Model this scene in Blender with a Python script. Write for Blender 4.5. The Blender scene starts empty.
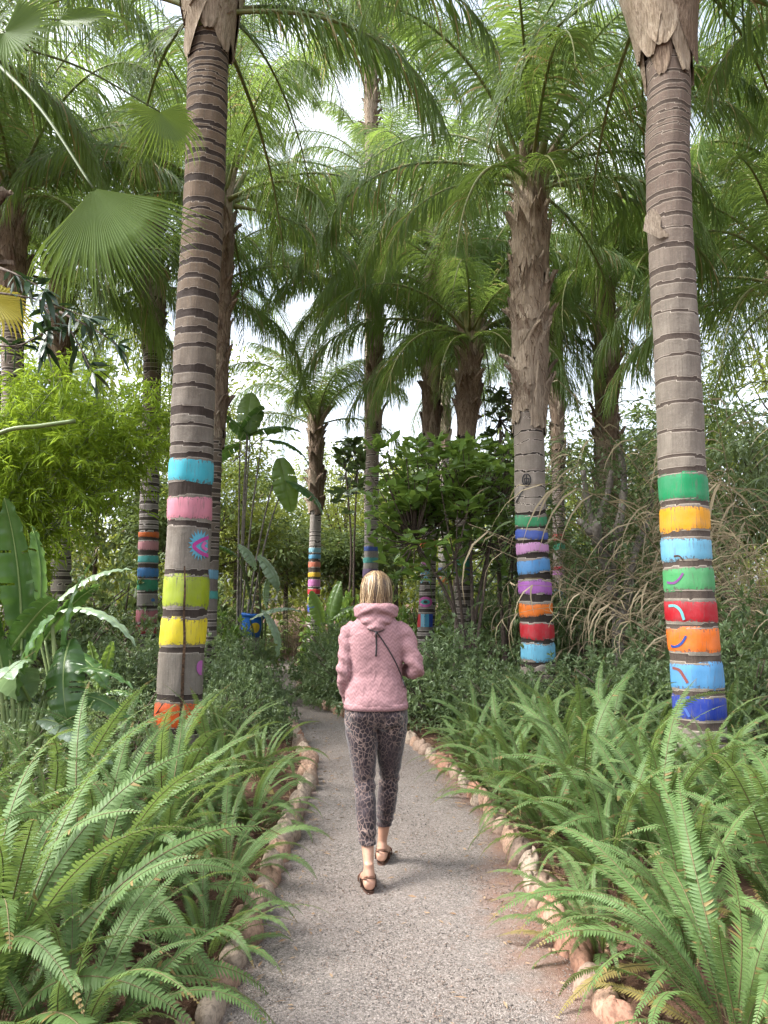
import bpy, math, random
import numpy as np
from mathutils import Vector, Matrix, Quaternion
from mathutils.bvhtree import BVHTree
R = math.radians
scene = bpy.context.scene
COL = scene.collection

# ------------------------------------------------------------------ camera
CAMH, PITCH, F = 1.53, R(6.5), 769.0
cam_d = bpy.data.cameras.new('camera'); cam = bpy.data.objects.new('camera', cam_d); COL.objects.link(cam)
cam.location = (0, 0, CAMH); cam.rotation_euler = (R(90) + PITCH, 0, 0)
cam_d.sensor_fit = 'VERTICAL'; cam_d.sensor_height = 24; cam_d.lens = F / 1024 * 24
cam_d.clip_start = 0.05; cam_d.clip_end = 1000
scene.camera = cam

def P(px, py, D):
    """point seen at pixel (px,py), at distance D along +Y"""
    x = (px - 384) / F; u = (512 - py) / F
    ry = math.cos(PITCH) - u * math.sin(PITCH); rz = math.sin(PITCH) + u * math.cos(PITCH)
    t = D / ry
    return Vector((x * t, D, CAMH + rz * t))
def GX(px, D):
    """x of the ground point seen in column px at distance D"""
    t = D * math.cos(PITCH) - CAMH * math.sin(PITCH)
    return (px - 384) / F * t
def GD(py):
    u = (512 - py) / F
    ry = math.cos(PITCH) - u * math.sin(PITCH); rz = math.sin(PITCH) + u * math.cos(PITCH)
    return -CAMH / rz * ry
def GP(px, py):
    D = GD(py); p = P(px, py, D); return p

# ------------------------------------------------------------------ world and light
world = bpy.data.worlds.new("World"); scene.world = world; world.use_nodes = True
nt = world.node_tree; nt.nodes.clear()
SUN_EL, SUN_AZ = R(48), R(258)      # sun behind and a little left of the camera, high, through thin cloud
sky = nt.nodes.new('ShaderNodeTexSky'); sky.sky_type = 'NISHITA'; sky.sun_disc = False
sky.sun_elevation = SUN_EL; sky.sun_rotation = SUN_AZ
sky.air_density = 1.0; sky.dust_density = 4.0; sky.ozone_density = 1.0
hs = nt.nodes.new('ShaderNodeHueSaturation'); hs.inputs['Saturation'].default_value = 0.2
bg = nt.nodes.new('ShaderNodeBackground'); bg.inputs['Strength'].default_value = 0.15
wo = nt.nodes.new('ShaderNodeOutputWorld')
# thin broken cloud: the sky's own light, a little greyer where the veil is thick
tc = nt.nodes.new('ShaderNodeTexCoord'); cn = nt.nodes.new('ShaderNodeTexNoise'); cn.inputs['Scale'].default_value = 5; cn.inputs['Detail'].default_value = 6
nt.links.new(tc.outputs['Generated'], cn.inputs['Vector']); cr = nt.nodes.new('ShaderNodeValToRGB'); nt.links.new(cn.outputs['Fac'], cr.inputs[0])
cr.color_ramp.elements[0].position = .35; cr.color_ramp.elements[0].color = (.50, .56, .66, 1); cr.color_ramp.elements[1].position = .68; cr.color_ramp.elements[1].color = (1, 1, 1, 1)
cm = nt.nodes.new('ShaderNodeMix'); cm.data_type = 'RGBA'; cm.blend_type = 'MULTIPLY'; cm.inputs[0].default_value = 1
nt.links.new(sky.outputs[0], hs.inputs['Color']); nt.links.new(hs.outputs[0], cm.inputs[6]); nt.links.new(cr.outputs[0], cm.inputs[7]); nt.links.new(cm.outputs[2], bg.inputs[0]); nt.links.new(bg.outputs[0], wo.inputs[0])
sd = bpy.data.lights.new('sun', 'SUN'); sd.energy = 1.5; sd.angle = R(24); sd.color = (1, 0.94, 0.83)
sun = bpy.data.objects.new('sun', sd); COL.objects.link(sun)
sdir = Vector((math.sin(SUN_AZ) * math.cos(SUN_EL), math.cos(SUN_AZ) * math.cos(SUN_EL), math.sin(SUN_EL)))
sun.rotation_euler = sdir.to_track_quat('Z', 'Y').to_euler(); sun.location = sdir * 40
scene.view_settings.view_transform = 'Standard'; scene.view_settings.look = 'None'
scene.view_settings.exposure = 2.45; scene.view_settings.gamma = 1.0
cy = scene.cycles
cy.max_bounces = 6; cy.diffuse_bounces = 4; cy.glossy_bounces = 2; cy.transmission_bounces = 4; cy.transparent_max_bounces = 4
cy.caustics_reflective = False; cy.caustics_refractive = False
cy.sample_clamp_indirect = 6
cy.use_denoising = True
try:
    cy.denoiser = 'OPENIMAGEDENOISE'; cy.denoising_input_passes = 'RGB_ALBEDO_NORMAL'; cy.denoising_prefilter = 'ACCURATE'
except Exception: pass

# ------------------------------------------------------------------ object helpers
def link(o): COL.objects.link(o); return o
def tag(o, label=None, cat=None, group=None, kind=None):
    if label: o['label'] = label
    if cat: o['category'] = cat
    if group: o['group'] = group
    if kind: o['kind'] = kind
    return o
def empty(name, loc, label, cat, group=None, rz=0.0):
    o = bpy.data.objects.new(name, None); link(o); o.location = loc; o.rotation_euler = (0, 0, rz)
    o.empty_display_size = 0.1
    return tag(o, label, cat, group)
def inst(name, mesh, parent=None, loc=(0, 0, 0), rot=None, scale=1.0, mat=None):
    o = bpy.data.objects.new(name, mesh); link(o)
    if parent is not None: o.parent = parent
    o.location = loc
    if rot is not None: o.rotation_euler = rot
    o.scale = (scale,) * 3 if not hasattr(scale, '__len__') else scale
    return o

class MB:
    def __init__(s): s.v = []; s.f = []; s.n = 0; s.t = []; s.m = []; s.a2 = []
    def add(s, verts, faces, tint=0.5, mat=0, a2=0.0):
        verts = np.asarray(verts, dtype=float).reshape(-1, 3)
        s.v.append(verts); k = len(verts)
        tt = np.asarray(tint, dtype=float); s.t.append(np.full(k, tt) if tt.ndim == 0 else tt)
        tt = np.asarray(a2, dtype=float); s.a2.append(np.full(k, tt) if tt.ndim == 0 else tt)
        for f in faces: s.f.append([i + s.n for i in f])
        s.m += [mat] * len(faces)
        s.n += k
    def mesh(s, name, mats, smooth=True):
        me = bpy.data.meshes.new(name)
        V = np.concatenate(s.v) if s.v else np.zeros((0, 3))
        me.from_pydata(V.tolist(), [], s.f)
        if not isinstance(mats, (list, tuple)): mats = [mats]
        for m in mats: me.materials.append(m)
        if len(mats) > 1: me.polygons.foreach_set('material_index', np.array(s.m, dtype=np.int32))
        a = me.attributes.new('tint', 'FLOAT', 'POINT'); a.data.foreach_set('value', np.concatenate(s.t).astype(np.float32))
        b = me.attributes.new('wear', 'FLOAT', 'POINT'); b.data.foreach_set('value', np.concatenate(s.a2).astype(np.float32))
        if smooth: me.polygons.foreach_set('use_smooth', np.ones(len(me.polygons), dtype=bool))
        me.update(); return me

def unit(v):
    n = math.sqrt(v[0] * v[0] + v[1] * v[1] + v[2] * v[2]) or 1.0
    return np.array((v[0] / n, v[1] / n, v[2] / n))
def cross(a, b): return np.array((a[1]*b[2]-a[2]*b[1], a[2]*b[0]-a[0]*b[2], a[0]*b[1]-a[1]*b[0]))
def catmull(pts, n):
    pts = [np.array(p, dtype=float) for p in pts]
    if len(pts) == 2:
        return [pts[0] + (pts[1] - pts[0]) * i / n for i in range(n + 1)]
    q = [2 * pts[0] - pts[1]] + pts + [2 * pts[-1] - pts[-2]]
    out = []
    for i in range(1, len(q) - 2):
        p0, p1, p2, p3 = q[i-1:i+3]
        for k in range(n):
            t = k / n
            out.append(0.5 * ((2*p1) + (-p0+p2)*t + (2*p0-5*p1+4*p2-p3)*t*t + (-p0+3*p1-3*p2+p3)*t**3))
    out.append(q[-2]); return out
def tube(mb, pts, rad, n=8, flat=1.0, side=None, tint=0.5, mat=0, cap=True, a2=0.0):
    """tube along pts, radii rad (number, or list of number or (ru, rv)); side: hint of the u axis"""
    pts = [np.array(p, dtype=float) for p in pts]; m = len(pts)
    if not hasattr(rad, '__len__'): rad = [rad] * m
    V = []; prev = None
    for i, p in enumerate(pts):
        t = unit(pts[min(i+1, m-1)] - pts[max(i-1, 0)])
        if side is not None: u = np.array(side, dtype=float)
        elif prev is not None: u = prev
        else: u = np.array((1., 0, 0)) if abs(t[0]) < 0.8 else np.array((0, 1., 0))
        u = unit(u - t * u.dot(t)); prev = u; w = cross(t, u)
        r = rad[i]; ru, rv = (r if hasattr(r, '__len__') else (r, r * flat))
        for k in range(n):
            a = 2 * math.pi * k / n
            V.append(p + u * (ru * math.cos(a)) + w * (rv * math.sin(a)))
    Fc = []
    for i in range(m - 1):
        for k in range(n):
            a, b = i*n + k, i*n + (k+1) % n
            Fc.append((a, b, b + n, a + n))
    if cap:
        Fc.append(tuple(range(n-1, -1, -1))); Fc.append(tuple(range((m-1)*n, m*n)))
    mb.add(V, Fc, tint, mat, a2)
def ribbon(mb, pts, widths, normal=(0, 0, 1), tint=0.5, mat=0, fold=0.0):
    pts = [np.array(p, dtype=float) for p in pts]; m = len(pts); V = []
    for i, p in enumerate(pts):
        t = unit(pts[min(i+1, m-1)] - pts[max(i-1, 0)])
        s = cross(t, normal)
        if s.dot(s) < 1e-6: s = np.array((1., 0, 0))
        s = unit(s)
        V.append(p - s * widths[i] / 2); V.append(p + s * widths[i] / 2)
    mb.add(V, [(2*i, 2*i+1, 2*i+3, 2*i+2) for i in range(m-1)], tint, mat)

# many simple leaves at once: rhombus folded along the midrib (kind 0) or a fuller 8-point leaf (kind 1)
def leaves(mb, C, Dr, L, W, rng, droop=0.15, full=False, tint=None, mat=0, up=None):
    C = np.asarray(C, float); Dr = np.asarray(Dr, float); n = len(C)
    Dr = Dr / (np.linalg.norm(Dr, axis=1, keepdims=True) + 1e-9)
    L = np.broadcast_to(np.asarray(L, float), (n,)).reshape(-1, 1); W = np.broadcast_to(np.asarray(W, float), (n,)).reshape(-1, 1)
    U = np.array([[0, 0, 1.0]]) + rng.normal(0, 0.45, (n, 3))
    S = np.cross(Dr, U); S /= (np.linalg.norm(S, axis=1, keepdims=True) + 1e-9)
    N = np.cross(S, Dr)
    down = np.array([[0, 0, -1.0]])
    tt = rng.random(n) if tint is None else np.broadcast_to(np.asarray(tint, float), (n,))
    def pt(f, w, lift): return C + Dr * L * f + S * W * w + N * W * lift + down * L * droop * f * f
    if not full:
        V = np.stack([pt(0, 0, 0), pt(.45, -.5, .14), pt(1, 0, 0), pt(.45, .5, .14)], 1)
        fs = [(0, 1, 2), (0, 2, 3)]; k = 4
    else:
        V = np.stack([pt(0, 0, 0), pt(.28, -.42, .1), pt(.28, 0, 0), pt(.28, .42, .1), pt(.65, -.45, .1), pt(.65, 0, 0), pt(.65, .45, .1), pt(1, 0, 0)], 1)
        fs = [(0, 2, 1), (0, 3, 2), (1, 2, 5, 4), (2, 3, 6, 5), (4, 5, 7), (5, 6, 7)]; k = 8
    V = V.reshape(-1, 3); base = mb.n
    mb.v.append(V); mb.t.append(np.repeat(tt, k)); mb.a2.append(np.zeros(n * k))
    idx = (np.arange(n) * k + base)
    for f in fs:
        mb.f += (idx[:, None] + np.array(f)).tolist()
    mb.m += [mat] * (n * len(fs)); mb.n += n * k

# ------------------------------------------------------------------ materials
def newmat(name):
    m = bpy.data.materials.new(name); m.use_nodes = True; t = m.node_tree; t.nodes.clear()
    out = t.nodes.new('ShaderNodeOutputMaterial'); p = t.nodes.new('ShaderNodeBsdfPrincipled'); t.links.new(p.outputs[0], out.inputs[0])
    return m, t, p, out
def nd(t, kind, **kw):
    n = t.nodes.new(kind)
    for k, v in kw.items():
        if k in n.inputs.keys() if hasattr(n.inputs, 'keys') else False: n.inputs[k].default_value = v
        else: setattr(n, k, v)
    return n
def mixc(t, fac, a, b, mode='MIX'):
    n = t.nodes.new('ShaderNodeMix'); n.data_type = 'RGBA'; n.blend_type = mode; n.clamp_factor = True
    for sock, val in ((n.inputs[0], fac), (n.inputs[6], a), (n.inputs[7], b)):
        if isinstance(val, bpy.types.NodeSocket): t.links.new(val, sock)
        elif hasattr(val, '__len__'): sock.default_value = (*val[:3], 1)
        else: sock.default_value = val
    return n.outputs[2]
def mth(t, op, a, b=0.0, c=None):
    n = t.nodes.new('ShaderNodeMath'); n.operation = op
    for i, val in enumerate((a, b, c)):
        if val is None: continue
        if isinstance(val, bpy.types.NodeSocket): t.links.new(val, n.inputs[i])
        else: n.inputs[i].default_value = val
    return n.outputs[0]
def ramp(t, fac, stops, interp='LINEAR'):
    n = t.nodes.new('ShaderNodeValToRGB'); t.links.new(fac, n.inputs[0]); cr = n.color_ramp; cr.interpolation = interp
    while len(cr.elements) < len(stops): cr.elements.new(0.5)
    for e, (p, c) in zip(cr.elements, stops):
        e.position = p; e.color = (*c[:3], 1) if hasattr(c, '__len__') else (c, c, c, 1)
    return n.outputs[0]
def noise(t, scale, detail=3, vec=None, rough=0.5, dist=0.0):
    n = t.nodes.new('ShaderNodeTexNoise'); n.inputs['Scale'].default_value = scale; n.inputs['Detail'].default_value = detail
    n.inputs['Roughness'].default_value = rough; n.inputs['Distortion'].default_value = dist
    if vec is not None: t.links.new(vec, n.inputs['Vector'])
    return n.outputs['Fac']
def coords(t, which='Object', scale=None):
    c = t.nodes.new('ShaderNodeTexCoord').outputs[which]
    if scale is not None:
        m = t.nodes.new('ShaderNodeMapping'); t.links.new(c, m.inputs[0]); m.inputs['Scale'].default_value = scale; return m.outputs[0]
    return c
def attr(t, name): n = t.nodes.new('ShaderNodeAttribute'); n.attribute_name = name; return n.outputs['Fac']
def bump(t, h, p, strength=0.5, dist=0.01):
    b = t.nodes.new('ShaderNodeBump'); b.inputs['Strength'].default_value = strength; b.inputs['Distance'].default_value = dist
    t.links.new(h, b.inputs['Height']); t.links.new(b.outputs[0], p.inputs['Normal'])

def leaf_mat(name, ca, cb, trans=(0.2, 0.3, 0.04), tfac=0.3, rough=0.42, spec=0.4, dead=None, deadat=0.93, vary=0.35):
    m, t, p, out = newmat(name)
    ti = attr(t, 'tint'); ob = t.nodes.new('ShaderNodeObjectInfo').outputs['Random']
    f = mth(t, 'ADD', mth(t, 'MULTIPLY', ti, 1 - vary), mth(t, 'MULTIPLY', ob, vary))
    c = mixc(t, f, ca, cb)
    nz = noise(t, 9, 2, coords(t))
    c = mixc(t, mth(t, 'MULTIPLY', nz, 0.35), c, [x * 0.55 for x in ca])
    tr = mixc(t, 0.5, c, trans)
    if dead:
        g = ramp(t, ti, [(deadat - 0.02, 0.0), (deadat, 1.0)])
        c = mixc(t, g, c, dead); tr = mixc(t, g, tr, dead)
    t.links.new(c, p.inputs['Base Color'])
    p.inputs['Roughness'].default_value = rough; p.inputs['Specular IOR Level'].default_value = spec
    tl = t.nodes.new('ShaderNodeBsdfTranslucent'); t.links.new(tr, tl.inputs[0])
    mx = t.nodes.new('ShaderNodeMixShader'); mx.inputs[0].default_value = tfac
    t.links.new(p.outputs[0], mx.inputs[1]); t.links.new(tl.outputs[0], mx.inputs[2]); t.links.new(mx.outputs[0], out.inputs[0])
    return m
def plain(name, c, rough=0.7, c2=None, sc=20, bs=0.3, bd=0.005, spec=0.3):
    m, t, p, out = newmat(name)
    nz = noise(t, sc, 4, coords(t))
    t.links.new(mixc(t, ramp(t, nz, [(.3, 0.0), (.7, 1.0)]), c, c2 or [x * .6 for x in c]), p.inputs['Base Color'])
    p.inputs['Roughness'].default_value = rough; p.inputs['Specular IOR Level'].default_value = spec
    bump(t, nz, p, bs, bd); return m
def bark_mat(name, pale, dark, brown, spec=0.2):
    """palm bark: tint = leaf-scar (dark fibre), wear = how far up (browner)"""
    m, t, p, out = newmat(name)
    co = coords(t)
    mp = t.nodes.new('ShaderNodeMapping'); t.links.new(co, mp.inputs[0]); mp.inputs['Scale'].default_value = (60, 60, 5)
    fib = noise(t, 1.0, 4, mp.outputs[0], 0.6)
    blot = noise(t, 5, 4, co, 0.6)
    fine = noise(t, 70, 3, co, 0.6)
    base = mixc(t, attr(t, 'wear'), pale, brown)
    base = mixc(t, ramp(t, blot, [(.35, 0.0), (.75, .55)]), base, [x * .45 for x in brown])
    base = mixc(t, ramp(t, fib, [(.45, 0.0), (.75, .6)]), base, [x * .5 for x in pale])
    base = mixc(t, ramp(t, fine, [(.55, 0.0), (.8, .35)]), base, [min(1, x * 1.6) for x in pale])
    dk = mixc(t, fib, dark, [x * 2.6 for x in dark])
    sc = mth(t, 'ADD', attr(t, 'tint'), mth(t, 'MULTIPLY', mth(t, 'SUBTRACT', fib, .5), .5))
    base = mixc(t, ramp(t, sc, [(.08, 0.0), (.22, .75), (.34, .75), (.45, 0.0)]), base, [min(1, x * 2.1) for x in pale])   # pale rim of each old leaf scar
    c = mixc(t, ramp(t, sc, [(.42, 0.0), (.58, 1.0)]), base, dk)
    t.links.new(c, p.inputs['Base Color']); p.inputs['Roughness'].default_value = .85; p.inputs['Specular IOR Level'].default_value = spec
    h = mth(t, 'ADD', mth(t, 'MULTIPLY', fib, 1.0), mth(t, 'MULTIPLY', fine, .6))
    bump(t, h, p, .7, .008)
    return m
def paint_mat(name, c, worn=.5):
    m, t, p, out = newmat(name)
    co = coords(t)
    mp = t.nodes.new('ShaderNodeMapping'); t.links.new(co, mp.inputs[0]); mp.inputs['Scale'].default_value = (70, 70, 7)
    fib = noise(t, 1.0, 4, mp.outputs[0], 0.65); bl = noise(t, 9, 4, co, .6)
    c = [x * .72 for x in c]; base = mixc(t, bl, [x * .72 for x in c], [min(1, x * 1.08) for x in c])
    ch = noise(t, 42, 4, co, .7); ed = attr(t, 'wear')
    wearf = mth(t, 'ADD', mth(t, 'MULTIPLY', fib, .75), mth(t, 'MULTIPLY', bl, .35))
    base = mixc(t, ramp(t, noise(t, 3, 5, co, .7), [(.45, 0.0), (.75, .45)]), base, [.6 * x + .12 for x in c])     # sun-bleached patches
    base = mixc(t, ramp(t, wearf, [(.60, 0.0), (.70, worn)]), base, (.12, .10, .09))
    base = mixc(t, ramp(t, mth(t, 'ADD', mth(t, 'MULTIPLY', ed, .32), mth(t, 'MULTIPLY', mth(t, 'ADD', ch, fib), .5)), [(.77, 0.0), (.82, .85)]), base, (.085, .07, .06))   # chipped edges
    t.links.new(base, p.inputs['Base Color']); p.inputs['Roughness'].default_value = .6; p.inputs['Specular IOR Level'].default_value = .3
    bump(t, fib, p, .6, .006); return m
def srgb(r, g, b):
    return tuple(((v / 255) / 12.92 if v <= 10 else (((v / 255) + .055) / 1.055) ** 2.4) for v in (r, g, b))

# ------------------------------------------------------------------ foliage materials
M = {}
M['palm'] = leaf_mat('palm_leaflet', (.05, .096, .022), (.135, .21, .056), (.4, .54, .10), .48, .5, .3, dead=(.36, .27, .12), deadat=.972)
M['rachis'] = plain('palm_stalk', (.12, .16, .05), .5, (.22, .2, .09), 12)
M['fern'] = leaf_mat('fern_leaf', (.055, .11, .03), (.155, .235, .085), (.34, .46, .09), .3, .5, .22, dead=(.21, .155, .06), deadat=.95)
M['fernold'] = leaf_mat('fern_old', (.2, .17, .05), (.26, .2, .08), (.3, .22, .08), .25, .6, .2)
M['fernstem'] = plain('fern_stalk', (.07, .08, .03), .6, (.13, .09, .04), 30)
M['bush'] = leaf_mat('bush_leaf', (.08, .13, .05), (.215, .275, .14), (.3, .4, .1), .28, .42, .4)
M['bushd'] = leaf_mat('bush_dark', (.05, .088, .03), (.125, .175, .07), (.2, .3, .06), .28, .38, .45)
M['glossy'] = leaf_mat('glossy_leaf', (.075, .15, .028), (.18, .28, .06), (.36, .5, .08), .36, .32, .45)
M['bamboo'] = leaf_mat('bamboo_leaf', (.15, .24, .02), (.34, .46, .05), (.5, .66, .06), .45, .45, .3)
M['darkleaf'] = leaf_mat('dark_leaf', (.012, .03, .014), (.03, .065, .025), (.06, .12, .02), .15, .35, .5)
M['banana'] = leaf_mat('banana_leaf', (.05, .11, .03), (.09, .18, .05), (.2, .36, .05), .35, .33, .5)
M['bananap'] = leaf_mat('banana_pale', (.22, .30, .19), (.3, .38, .26), (.25, .4, .1), .3, .3, .5)
M['fan'] = leaf_mat('fan_leaf', (.065, .11, .025), (.12, .18, .045), (.34, .46, .06), .45, .5, .25)
M['fany'] = leaf_mat('fan_yellow', (.35, .3, .03), (.5, .42, .06), (.6, .5, .08), .35, .45, .4)
M['bgleaf'] = leaf_mat('background_leaf', (.055, .09, .03), (.16, .21, .07), (.28, .36, .08), .3, .5, .3, dead=(.25, .2, .1), deadat=.94)
M['bgyel'] = leaf_mat('background_yellow', (.12, .16, .03), (.28, .31, .06), (.45, .5, .08), .4, .5, .3)
M['reed'] = leaf_mat('reed_leaf', (.07, .12, .04), (.16, .21, .08), (.26, .34, .08), .35, .5, .3, dead=(.36, .29, .18), deadat=.55)
M['cane'] = plain('dry_cane', (.34, .265, .165), .7, (.19, .14, .085), 14)
M['greencane'] = plain('bamboo_culm', (.10, .15, .05), .4, (.17, .2, .08), 9)
def fibrous(name, a, b, c3):
    m, t, p, out = newmat(name); co = coords(t); mp = t.nodes.new('ShaderNodeMapping'); t.links.new(co, mp.inputs[0]); mp.inputs['Scale'].default_value = (75, 75, 5)
    f = noise(t, 1.0, 5, mp.outputs[0], .7, .3); bl = noise(t, 5, 5, co, .7)
    c = mixc(t, ramp(t, bl, [(.35, 0.0), (.65, 1.0)]), a, b); c = mixc(t, ramp(t, f, [(.42, 0.0), (.62, .85)]), c, c3)
    c = mixc(t, mth(t, 'MULTIPLY', attr(t, 'tint'), .5), c, [x * .5 for x in b])
    t.links.new(c, p.inputs['Base Color']); p.inputs['Roughness'].default_value = .9; p.inputs['Specular IOR Level'].default_value = .15; bump(t, mth(t, 'ADD', f, bl), p, 1.0, .02); return m
M['sheath'] = fibrous('palm_sheath', (.36, .275, .205), (.22, .155, .11), (.09, .06, .043))
M['sheathpale'] = fibrous('palm_sheath_pale', (.50, .415, .32), (.36, .28, .205), (.19, .14, .095))
M['fibre'] = plain('palm_fibre', (.10, .055, .03), .95, (.04, .025, .016), 40, 1, .02)
M['wood'] = plain('branch_bark', (.12, .09, .07), .85, (.05, .035, .028), 30, .8, .01)
M['woodgrey'] = plain('grey_bark', (.2, .175, .15), .85, (.09, .075, .06), 22, .9, .015)
M['fanstalk'] = plain('fan_stalk', (.10, .13, .05), .5, (.06, .08, .03), 10)
M['orangesheath'] = plain('orange_sheath', (.55, .16, .05), .6, (.4, .1, .04), 10)

# ------------------------------------------------------------------ palm frond prototypes (queen palm: plumed drooping leaflets)
def frond_proto(seed, e0, bend, L=3.4, lw=.02, ll=.74, step=.022, droop=1.0):
    rng = random.Random(seed); mb = MB(); n = 26
    pts = []; p = np.array((0., 0, 0)); ang = e0; wob = rng.uniform(-.25, .25)
    for i in range(n + 1):
        pts.append(p.copy()); s = i / n
        ang = e0 - bend * s ** 1.35
        p = p + np.array((math.cos(ang), wob * s * .5, math.sin(ang))) * (L / n)
    rad = [(.024 * (1 - i / n) ** .8 + .003) * (1.7 if i == 0 else 1.25 if i == 1 else 1) for i in range(n + 1)]
    tube(mb, pts, rad, 6, mat=1)
    def at(s):
        x = min(s * n, n - 1e-6); i = int(x); f = x - i
        return pts[i] * (1 - f) + pts[i+1] * f, unit(pts[i+1] - pts[i])
    m = int(L * .86 / step); V = []; Fc = []; T = []
    for k in range(m):
        s = .13 + .87 * k / m
        for sd in (-1, 1):
            ss = min(.999, s + rng.uniform(-.006, .006))
            q, t = at(ss); side = unit(cross(t, (0, 0, 1))) * sd
            nrm = unit(cross(side, t)) * sd
            if nrm[2] < 0: nrm = -nrm
            f = (s - .13) / .87
            ln = ll * (.45 + .55 * min(1, f / .22)) * (1 - .55 * max(0, (f - .55) / .45) ** 1.3) * rng.uniform(.85, 1.08)
            fw = .45 + .75 * f + rng.uniform(-.12, .12)
            d = unit(side + t * fw + nrm * (rng.choice((-.35, .05, .45, .8)) + rng.uniform(-.1, .1)))
            w = lw * rng.uniform(.8, 1.15) * (1 - .35 * f)
            ns = 4; pp = q; tin = rng.random(); base = len(V)
            wv = unit(t * .8 + nrm * .5 + np.array((rng.uniform(-.3, .3), rng.uniform(-.3, .3), rng.uniform(-.3, .3))))
            gr = rng.uniform(.55, 1.3) * droop
            for j in range(ns + 1):
                u = j / ns
                ww = w * (.55 if j == 0 else 1 if j < 3 else .6 if j == 3 else .06)
                V.append(pp - wv * ww / 2); V.append(pp + wv * ww / 2); T += [tin, tin]
                d = unit(d + np.array((0, 0, -1.)) * gr * (.5 + .35 * u))
                pp = pp + d * (ln / ns)
            for j in range(ns):
                a = base + 2 * j; Fc.append((a, a+1, a+3, a+2))
    mb.add(V, Fc, np.array(T), 0)
    return mb.mesh('frond', [M['palm'], M['rachis']])
FR = {
    'up':   [frond_proto(11 + i, R(84), R(70), 3.2, droop=.8) for i in range(2)],
    'mid':  [frond_proto(21 + i, R(60), R(118)) for i in range(3)],
    'out':  [frond_proto(31 + i, R(30), R(112)) for i in range(3)],
    'low':  [frond_proto(41 + i, R(-5), R(80), 2.9) for i in range(2)],
}

# ------------------------------------------------------------------ palm trunks
class Trunk:
    """axis through world points, radius as a function of height"""
    def __init__(s, pts, radii):
        s.pts = sorted([(p[2], p[0], p[1]) for p in pts]); s.rad = sorted(radii)
    def c(s, z):
        q = s.pts
        if z <= q[0][0]: return np.array((q[0][1], q[0][2], z))
        for a, b in zip(q, q[1:]):
            if z <= b[0]:
                f = (z - a[0]) / (b[0] - a[0]); return np.array((a[1] + (b[1]-a[1]) * f, a[2] + (b[2]-a[2]) * f, z))
        a, b = q[-2], q[-1]; f = (z - a[0]) / (b[0] - a[0]); return np.array((a[1] + (b[1]-a[1]) * f, a[2] + (b[2]-a[2]) * f, z))
    def r0(s, z):
        q = s.rad
        if z <= q[0][0]: return q[0][1]
        for a, b in zip(q, q[1:]):
            if z <= b[0]: f = (z - a[0]) / (b[0] - a[0]); return a[1] + (b[1] - a[1]) * f
        return q[-1][1]
def wob(th, sd, a=1.0):
    return a * (.6 * math.sin(th + sd) + .3 * math.sin(2 * th + sd * 2.3) + .18 * math.sin(5 * th + sd * 5.1) + .1 * math.sin(11 * th + sd * 3.7))
def build_trunk(tr, nodes, parent, mat, seed, ztop, lip=.012, tilt=.012, na=44, brown0=3.2, brown1=5.0):
    """nodes: list of (z of scar bottom, z of scar top); the scar is dark fibre, the node below ends in a lip"""
    rng = random.Random(seed); mb = MB(); V = []; T = []; W = []; zs = []
    nodes = sorted(nodes)
    z = -.15; rows = []
    fine = .012 if na >= 36 else .03
    k = int((ztop + .15) / fine)
    sds = [rng.uniform(0, 6) for _ in nodes] or [0]
    import bisect
    starts = [a for a, b in nodes]
    for i in range(k + 1):
        z = -.15 + (ztop + .15) * i / k; c = tr.c(z); r = tr.r0(z)
        for j in range(na):
            th = 2 * math.pi * j / na
            scar = 0.0; dr = 0.0
            q = bisect.bisect_left(starts, z)
            for m in (q - 1, q, q - 2, q + 1):
                if 0 <= m < len(nodes):
                    a, b = nodes[m]; w = wob(th, sds[m], tilt)
                    if a + w <= z <= b + w:
                        scar = 1.0; e = min(z - a - w, b + w - z); dr = -min(lip, e * .8 + .002); break
            if not scar:
                # slight flare towards the upper rim of the internode
                m = q if q < len(nodes) else None
                if m is not None:
                    w = wob(th, sds[m], tilt); dd = nodes[m][0] + w - z
                    if dd < .03: dr = lip * .35 * (1 - dd / .03)
            rr = r + dr * (.6 + .4 * math.sin(th * 3 + q)) + .006 * math.sin(3 * th + z * 2 + seed) + .003 * math.sin(7 * th - z * 9) + .0015 * rng.uniform(-1, 1)
            V.append((c[0] + rr * math.cos(th), c[1] + rr * math.sin(th), z)); T.append(scar)
            W.append(min(1, max(0, (z - brown0) / (brown1 - brown0))))
    Fc = [(i*na + j, i*na + (j+1) % na, (i+1)*na + (j+1) % na, (i+1)*na + j) for i in range(k) for j in range(na)]
    Fc.append(tuple(range(k * na, (k + 1) * na)))
    mb.add(V, Fc, np.array(T), 0, np.array(W))
    return inst('trunk', mb.mesh('trunk', mat), parent)
def paint_band(tr, z0, z1, parent, mat, sd0, sd1, tilt, label=None, na=44, off=.006, cut=None):
    mb = MB(); V = []; nr = 6
    for i in range(nr + 1):
        for j in range(na):
            th = 2 * math.pi * j / na
            z = z0 + wob(th, sd0, tilt) + (z1 - z0 + wob(th, sd1, tilt) - wob(th, sd0, tilt)) * i / nr
            c = tr.c(z); r = tr.r0(z) + .006 * math.sin(3 * th + z * 2 + tr.seed) + .003 * math.sin(7 * th - z * 9) + off
            if i in (0, nr): r -= off + .004
            V.append((c[0] + r * math.cos(th), c[1] + r * math.sin(th), z))
    Fc = [(i*na + j, i*na + (j+1) % na, (i+1)*na + (j+1) % na, (i+1)*na + j) for i in range(nr) for j in range(na)]
    mb.add(V, Fc, .5, 0, np.repeat([1, .75, .1, 0, .1, .75, 1][:nr+1], na))
    o = inst('painted_band', mb.mesh('painted_band', mat), parent)
    if label: o['label'] = label
    return o
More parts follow.
